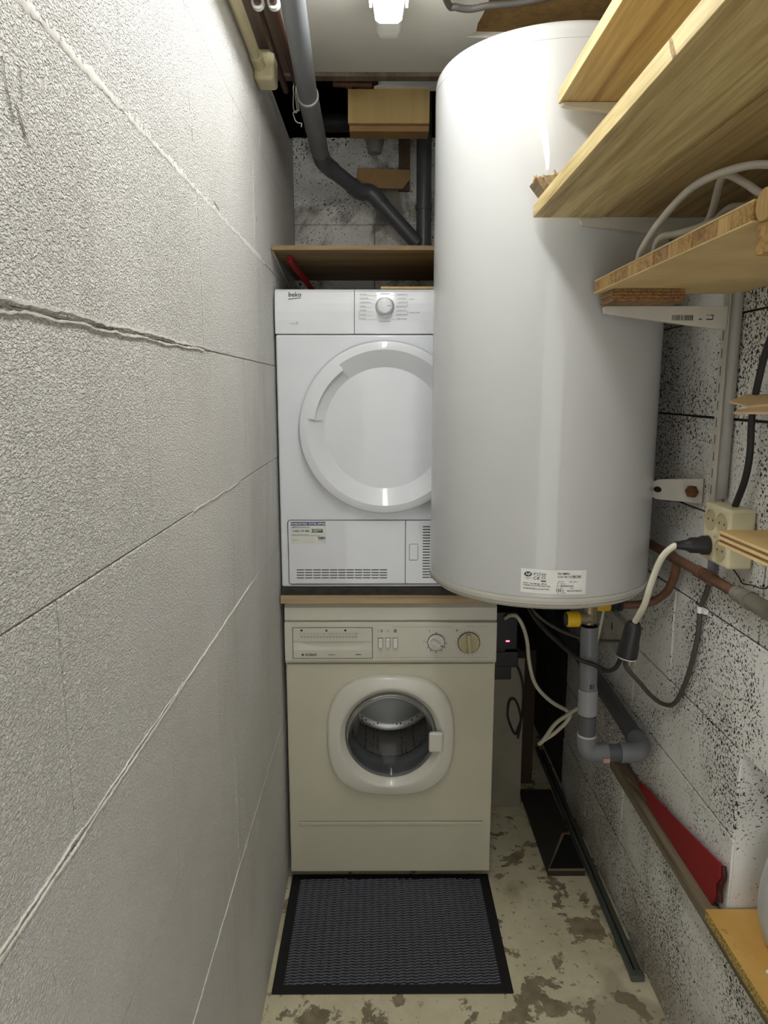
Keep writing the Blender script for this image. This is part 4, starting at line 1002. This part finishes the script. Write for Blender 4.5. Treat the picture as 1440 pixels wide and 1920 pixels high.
tag(MB().tube([low2 + Vector((-0.011, 0.0, 0)), (0.502, 1.41, 0.900), (0.512, 1.46, 0.868), (0.515, 1.52, 0.838), (0.492, 1.545, 0.843), (0.462, 1.55, 0.853), (0.430, 1.60, 0.870), (0.39, 1.72, 0.90), (0.375, 1.85, 0.945), (0.37, 1.95, 0.96)], 0.005, 12).build('side_cable', M['black_cable']), 'black cable passing in front of the drain pipe from the rubber coupler', 'cable')
ck = thing('cable_clip', 'white clip fixing the dark cable to the right wall', 'clip', (0.666, 1.41, 1.015))
MB().tube([(0.6655, 1.4082, 1.012), (0.6655, 1.4082, 1.026)], 0.0068, 14).box(0.664, 0.6738, 1.388, 1.412, 1.014, 1.024, 0.001).build('clip_body', M['paper'], ck)
# vertical conduit behind the upright
cd = thing('wall_conduit', 'grey vertical conduit on the right wall next to the slotted upright', 'conduit', (0.66, 1.358, 1.135))
MB().tube([(0.6635, 1.3525, 1.262), (0.6635, 1.3525, 1.95)], 0.0095, 14).build('upper_tube', M['grey_metal'], cd)
MB().tube([(0.664, 1.3695, 1.10), (0.664, 1.3695, 1.1885)], 0.0085, 14).build('lower_tube', M['pvc'], cd)
tag(MB().tube([(0.655, 1.10, 1.66), (0.655, 1.16, 1.63), (0.655, 1.218, 1.545), (0.655, 1.2405, 1.48), (0.655, 1.250, 1.424), (0.655, 1.246, 1.36), (0.655, 1.255, 1.31), (0.652, 1.276, 1.2585)], 0.0062, 12).build('black_cable', M['black_cable']), 'black cable entering the top of the beige socket block', 'cable')
# thin loose wires under the socket
tag(MB().tube([(0.668, 1.32, 1.15), (0.668, 1.30, 1.138), (0.668, 1.27, 1.125), (0.666, 1.25, 1.119), (0.668, 1.22, 1.124), (0.668, 1.18, 1.130), (0.668, 1.15, 1.16)], 0.0012, 6).build('thin_wire', M['black_cable']), 'thin dark wire looping on the right wall below the beige socket block', 'wire')

# ================================================================== low right: ledge, red sheet, chipboard, bucket
tag(MB().box(0.643, 0.6728, 0.62, 1.83, 0.4215, 0.4535, 0.003).build('wall_batten', M['batten']), 'weathered wooden batten fixed along the right wall under the chipboard', 'batten')
pi = thing('broken_board_end', 'rotten splintered board end on the batten by the drain pipe elbow', 'wood', (0.65, 1.78, 0.45))
MB().prism([(0.630, 1.835), (0.645, 1.855), (0.672, 1.86), (0.672, 1.62), (0.660, 1.60), (0.655, 1.68), (0.645, 1.72), (0.648, 1.78)], 'z', 0.4537, 0.466, 0.0015).build('board_end', M['timber_brown'], pi)
rd = thing('red_sheet', 'red plastic sheet standing on the batten against the right wall', 'plastic sheet', (0.665, 1.42, 0.4537))
rp = [(1.66, 0.470), (1.655, 0.482), (1.62, 0.490), (1.47, 0.514), (1.30, 0.546), (1.232, 0.560), (1.228, 0.530), (1.243, 0.505), (1.240, 0.480), (1.25, 0.4538), (1.57, 0.4538)]
MB().prism(rp, 'x', 0.6605, 0.6655, 0.001).build('sheet', M['red'], rd)
MB().tube([(0.667, 1.229, 0.556), (0.667, 1.224, 0.535), (0.667, 1.235, 0.505), (0.667, 1.230, 0.478)], 0.005, 10).build('rolled_edge', M['red_dark'], rd)
ch = thing('chipboard_panel', 'yellow chipboard panel lying in the niche on the batten', 'board', (0.76, 0.9, 0.4555))
MB().box(0.630, 0.92, 0.62, 1.213, 0.4556, 0.4752, 0.0008).build('core', M['chip'], ch)
MB().box(0.6303, 0.92, 0.62, 1.2127, 0.4753, 0.4762).build('face', M['chip_top'], ch)
tag(MB().prism([(0.6655, 1.062), (0.672, 1.066), (0.678, 1.060), (0.676, 1.054), (0.668, 1.055)], 'z', 0.4764, 0.4795, 0.0006).build('paint_chip', M['paper']), 'small white chip lying on the yellow chipboard', 'debris')
bu = thing('plastic_tub', 'pale grey plastic tub standing on the yellow chipboard in the niche', 'tub', (0.783, 1.105, 0.4764))
MB().lathe([(0, 0.4766), (0.080, 0.4766), (0.090, 0.486), (0.099, 0.515), (0.102, 0.545), (0.100, 0.585), (0.093, 0.625), (0.088, 0.640), (0.090, 0.643), (0.090, 0.650), (0.084, 0.650), (0.084, 0.645), (0.095, 0.585), (0.097, 0.545), (0.08, 0.490), (0, 0.486)], (0.783, 1.105), 'z', 56).build('tub_body', M['bucket'], bu, smooth=50)

# ================================================================== floor items
mt = thing('door_mat', 'charcoal ribbed doormat with black rubber border in front of the washing machine', 'doormat', (0.028, 1.72, 0))
mx0, mx1, my0, my1 = -0.271, 0.327, 1.508, 1.940
MB().prism([(mx0, my0), (mx1, my0), (mx1, my1), (mx0, my1)], 'z', 0.0005, 0.005, 0.001).build('rubber_base', M['rubber_black'], mt)
nx, ny = 300, 330
ix0, ix1, iy0, iy1 = mx0 + 0.026, mx1 - 0.026, my0 + 0.024, my1 - 0.022
verts, faces = [], []
ncol = 25
for j in range(ny + 1):
    for i in range(nx + 1):
        u = i / nx; v_ = j / ny
        col = u * ncol; ci = int(col); fr_ = col - ci
        ph = (ci * 0.37 + 0.5 * (ci % 2)) + 0.18 * math.sin(fr_ * 2 * PI) + 0.25 * mnoise.noise(Vector((u * 9, v_ * 6, 1)))
        hgt = math.sin(2 * PI * (v_ * 42 + ph)) * (0.55 + 0.45 * math.sin(PI * fr_))
        hgt += 0.35 * mnoise.noise(Vector((u * 160, v_ * 130, 0)))
        edge = min(i, nx - i, j, ny - j)
        z = 0.0050 + 0.0034 * hgt - (0.003 if edge == 0 else 0)
        verts.append((ix0 + (ix1 - ix0) * u, iy0 + (iy1 - iy0) * v_ + 0.0015 * mnoise.noise(Vector((u * 60, v_, 3))) * (1 if edge == 0 else 0), z))
for j in range(ny):
    for i in range(nx):
        a = j * (nx + 1) + i; faces.append((a, a + 1, a + nx + 2, a + nx + 1))
me = bpy.data.meshes.new('carpet_ribs'); me.from_pydata(verts, [], faces); me.materials.append(M['carpet'])
o = bpy.data.objects.new('carpet_ribs', me); C.objects.link(o); adopt(o, mt); o['kind'] = 'stuff'

rd2 = thing('metal_rods', 'two grey-green rods lying on the floor along the right wall', 'rods', (0.645, 2.0, 0))
MB().tube([(0.637, 1.552, 0.009), (0.645, 2.70, 0.009)], 0.008, 12).build('rod', M['rod'], rd2)
MB().tube([(0.655, 1.548, 0.009), (0.662, 2.68, 0.009)], 0.008, 12).build('rod', M['rod'], rd2)
MB().box(0.629, 0.664, 1.540, 1.562, 0.001, 0.019, 0.003).build('end_clamp', M['rod'], rd2)
tr = thing('floor_tray', 'low dark board with a black pad, on the floor beside the washing machine', 'board', (0.565, 2.15, 0))
MB().box(0.511, 0.626, 1.934, 2.38, 0.0005, 0.019, 0.001).build('board', plain('dark_board', srgb(52, 46, 38), 0.8), tr)
MB().prism([(0.511, 1.934), (0.626, 1.934), (0.626, 2.118), (0.600, 2.118)], 'z', 0.0191, 0.0215).build('pale_edge', plain('raw_edge', srgb(150, 124, 98), 0.8), tr)
MB().prism([(0.517, 1.941), (0.624, 1.941), (0.624, 2.106), (0.605, 2.106)], 'z', 0.0216, 0.0235).build('black_pad', M['rubber_black'], tr)

# items in the gap beside the washing machine
tag(MB().box(0.345, 0.497, 2.30, 2.40, 0.0005, 0.56, 0.004).build('white_panel_box', M['appl_white']), 'off-white panel standing on the floor behind the washing machine', 'panel')
pb = thing('power_adapter', 'black power adapter with a glowing red light behind the washing machine', 'adapter', (0.40, 2.2, 0.54))
MB().box(0.350, 0.437, 2.15, 2.20, 0.648, 0.772, 0.004).build('upper_block', M['black_plastic'], pb)
MB().box(0.350, 0.443, 2.155, 2.24, 0.585, 0.638, 0.004).box(0.360, 0.40, 2.16, 2.225, 0.637, 0.649).build('lower_block', M['black_plastic'], pb)
MB().box(0.352, 0.423, 2.16, 2.20, 0.541, 0.5845, 0.004).build('bottom_block', M['black_plastic'], pb)
MB().box(0.345, 0.358, 2.19, 2.4175, 0.60, 0.62).build('wall_arm', M['black_plastic'], pb)
MB().box(0.400, 0.412, 2.1485, 2.151, 0.6745, 0.679, 0.0008).build('red_light', m_emit('red_led', (1, 0.05, 0.12, 1), 6.0), pb)
tag(MB().box(0.44, 0.57, 2.45, 2.458, 0.0005, 0.53).build('hardboard_panel', M['brown_card']), 'dark brown hardboard panel standing in the gap behind the off-white panel', 'board')
tag(MB().tube([(0.395, 2.145, 0.755), (0.405, 2.12, 0.772), (0.424, 2.10, 0.774), (0.446, 2.10, 0.735), (0.458, 2.10, 0.69), (0.466, 2.10, 0.628), (0.482, 2.10, 0.566), (0.505, 2.09, 0.53), (0.538, 2.06, 0.507), (0.572, 2.03, 0.497), (0.580, 2.02, 0.488), (0.568, 2.02, 0.462), (0.535, 2.03, 0.42), (0.506, 2.04, 0.392), (0.493, 2.035, 0.384), (0.500, 2.02, 0.402), (0.529, 2.0, 0.466), (0.555, 1.97, 0.509), (0.579, 1.93, 0.553), (0.592, 1.905, 0.568), (0.602, 1.91, 0.52), (0.607, 1.93, 0.44)], 0.0062, 12).build('white_lead', M['white_cable']), 'cream power lead looping down in the gap beside the washing machine', 'cable')
tag(MB().tube([(0.43, 2.25, 0.585), (0.470, 2.275, 0.53), (0.490, 2.285, 0.46), (0.492, 2.288, 0.38), (0.486, 2.288, 0.33), (0.470, 2.288, 0.285), (0.452, 2.288, 0.315), (0.440, 2.288, 0.36), (0.446, 2.288, 0.41), (0.464, 2.288, 0.412), (0.480, 2.288, 0.375), (0.487, 2.288, 0.33), (0.478, 2.288, 0.27)], 0.0038, 10).build('black_lead', M['black_cable']), 'black lead looped in front of the off-white panel behind the washing machine', 'cable')
tag(MB().tube([(0.345, 2.05, 0.99), (0.375, 1.98, 0.955), (0.405, 1.93, 0.90), (0.435, 1.90, 0.85), (0.50, 1.87, 0.81), (0.58, 1.85, 0.79), (0.655, 1.84, 0.79)], 0.0045, 10).build('grey_lead', M['grey_cable']), 'grey cable crossing the dark gap behind the drain pipe', 'cable')

# ================================================================== upper left: pipes, conduit, wires
struct(MB().box(WL + 0.001, WL + 0.062, YN, 1.90, 2.2405, 2.2590, 0.002).build('trim_2', M['timber_brown']))
cdl = thing('cable_conduit', 'cream plastic conduit along the top of the left wall', 'conduit', (-0.268, 0.4, 2.17))
MB().tube([(-0.2685, -0.9, 2.180), (-0.2685, 1.70, 2.178)], 0.0115, 16).build('tube', M['conduit'], cdl)
MB().tube([(-0.2685, 1.655, 2.178), (-0.2685, 1.705, 2.178)], 0.0135, 16).build('end_sleeve', M['conduit'], cdl)
jb = thing('junction_box', 'cream junction box at the end of the conduit on the left wall', 'junction box', (-0.26, 1.74, 2.15))
MB().box(-0.2825, -0.236, 1.706, 1.772, 2.150, 2.214, 0.009, 4).build('box', M['conduit'], jb)
MB().lathe([(0, 1.7035), (0.006, 1.7035), (0.006, 1.7062), (0, 1.7062)], (-0.256, 2.199), 'y', 18).build('screw_boss', M['conduit'], jb)
for x, ye in ((-0.2385, 1.93), (-0.2075, 1.935)):
    nm = 'brown copper pipe nearer the left wall, running under the ceiling' if x < -0.22 else 'brown copper pipe next to the big grey pipe, running under the ceiling'
    bp = thing('ceiling_pipe', nm, 'pipe', (x, 0.5, 2.2), 'brown ceiling pipes')
    MB().tube([(x, -0.9, 2.212), (x, ye, 2.212)], 0.0075, 12).build('tube', M['pipe_brown'], bp)
    MB().tube([(x, 1.515, 2.212), (x, 1.527, 2.212)], 0.0125, 16).box(x - 0.004, x + 0.004, 1.515, 1.527, 2.218, 2.2400 if x < -0.22 else 2.2595).build('clip', M['paper'], bp)
gp = thing('drain_pipe', 'large grey PVC pipe running under the ceiling and down to the dryer shelf', 'pipe', (-0.1, 1.9, 1.84))
R0 = 0.0235
MB().tube([(-0.150, -0.6, 2.195), (-0.160, 1.40, 2.178), (-0.1755, 1.843, 2.170)], R0, 24, smooth=False).build('ceiling_run', M['pvc'], gp)
MB().tube([(-0.1755, 1.843, 2.170), (-0.1757, 1.850, 2.1695)], R0 + 0.003, 24).build('glue_ring', M['glue'], gp)
MB().tube([(-0.1757, 1.850, 2.1695), (-0.1715, 2.13, 2.132)], R0 + 0.0015, 24).build('sleeve', M['pvc'], gp)
MB().tube([(-0.1715, 2.13, 2.132), (-0.168, 2.18, 2.124), (-0.155, 2.215, 2.118), (-0.140, 2.235, 2.111)], R0 + 0.001, 24).build('elbow', M['pvc_dark'], gp)
MB().tube([(-0.140, 2.235, 2.111), (-0.083, 2.30, 2.084)], R0 - 0.001, 24).build('sloping_pipe', M['pvc_dark'], gp)
MB().tube([(-0.088, 2.296, 2.0865), (-0.066, 2.318, 2.075), (-0.040, 2.328, 2.076), (-0.022, 2.330, 2.068), (0.0, 2.333, 2.045)], R0 + 0.0015, 24).build('elbow', M['pvc_dark'], gp)
MB().tube([(-0.002, 2.333, 2.047), (0.118, 2.345, 1.925)], R0 - 0.001, 24).build('sloping_pipe', M['pvc_dark'], gp)
MB().tube([(0.137, 2.355, 1.836), (0.135, 2.355, 2.42)], R0, 24).build('standpipe', M['pvc_dark'], gp)
MB().tube([(0.1365, 2.355, 2.03), (0.136, 2.355, 2.045)], R0 + 0.003, 24).build('collar', M['pvc_dark'], gp)
# thin white wires hanging by the big pipe
Yw = 1.88
tag(MB().tube([(-0.208, Yw, 2.235), (-0.214, Yw, 2.20), (-0.2135, Yw, 2.19), (-0.215, Yw, 2.165), (-0.213, Yw, 2.148), (-0.203, Yw, 2.149), (-0.2015, Yw, 2.152), (-0.206, Yw, 2.19), (-0.205, Yw, 2.21), (-0.209, Yw, 2.185), (-0.2065, Yw + 0.005, 2.148), (-0.216, Yw + 0.005, 2.146), (-0.212, Yw + 0.01, 2.13), (-0.205, Yw + 0.01, 2.124), (-0.197, Yw + 0.015, 2.124), (-0.1985, Yw + 0.02, 2.118)], 0.0013, 6).build('thin_wire', M['pale_cable']), 'thin white wire hanging in loops beside the big grey pipe', 'wire')
# boxed timber at the back
tb = thing('timber_box', 'varnished board box hanging from the ceiling recess behind the ceiling edge', 'box', (0.02, 2.11, 2.18))
MB().box(-0.090, 0.135, 2.100, 2.115, 2.1965, 2.283, 0.001).build('front_board', M['mdf'], tb)
MB().box(-0.087, 0.135, 2.1155, 2.175, 2.180, 2.1960, 0.001).build('bottom_board', M['mdf_brown'], tb)
MB().box(-0.07, 0.12, 2.1155, 2.150, 2.1965, 2.5595).build('hanger', M['timber_dark'], tb)
tag(MB().prism([(-0.018, 2.2835), (0.16, 2.2835), (0.16, 2.298), (0.012, 2.298), (-0.006, 2.295), (0.004, 2.291)], 'y', 2.085, 2.1145).build('white_strip', M['paper']), 'white painted strip with a broken end above the varnished board box', 'strip')
tag(MB().tube([(-0.24, 2.40, 2.30), (0.10, 2.40, 2.305)], 0.028, 16).build('recess_pipe', plain('black_pipe', srgb(40, 38, 36), 0.6)), 'dark horizontal pipe inside the ceiling recess', 'pipe')
tag(MB().tube([(-0.13, 2.10, 2.296), (-0.024, 2.10, 2.294)], 0.0085, 12).tube([(-0.095, 2.10, 2.295), (-0.080, 2.10, 2.295)], 0.012, 12).build('copper_stub', M['copper']), 'short brown copper pipe stub under the ceiling recess left of the white strip', 'pipe')
cu = thing('pipe_end', 'pale plastic pipe end pointing down on the far wall', 'pipe', (-0.017, 2.375, 2.2))
MB().lathe([(0.0, 2.206), (0.021, 2.206), (0.024, 2.222), (0.028, 2.235), (0.030, 2.29), (0.0, 2.29)], (-0.018, 2.385), 'z', 28).build('pipe_socket', plain('grimy_plastic', srgb(150, 146, 132), 0.5), cu)
tag(MB().box(0.058, 0.093, 2.395, 2.4185, 2.10, 2.42, 0.001).build('wall_post', M['timber_dark']), 'dark upright timber strip on the far wall behind the brown board', 'timber')
tag(MB().prism([(-0.073, 2.163), (0.095, 2.157), (0.094, 2.130), (0.070, 2.101), (-0.0735, 2.103)], 'y', 2.383, 2.3945, 0.001).build('brown_board', M['mdf_brown']), 'brown board with a cut corner on the far wall above the bent grey pipe', 'board')
# cable across the fibre board by the tank top
tag(MB().tube([(0.08, 1.40, 2.2525), (0.135, 1.585, 2.247), (0.155, 1.60, 2.244), (0.185, 1.605, 2.243), (0.22, 1.595, 2.244), (0.29, 1.585, 2.246), (0.36, 1.56, 2.25), (0.45, 1.50, 2.26)], 0.0068, 12).build('ceiling_cable', M['grey_cable']), 'dark cable curving under the ceiling above the water heater', 'cable')
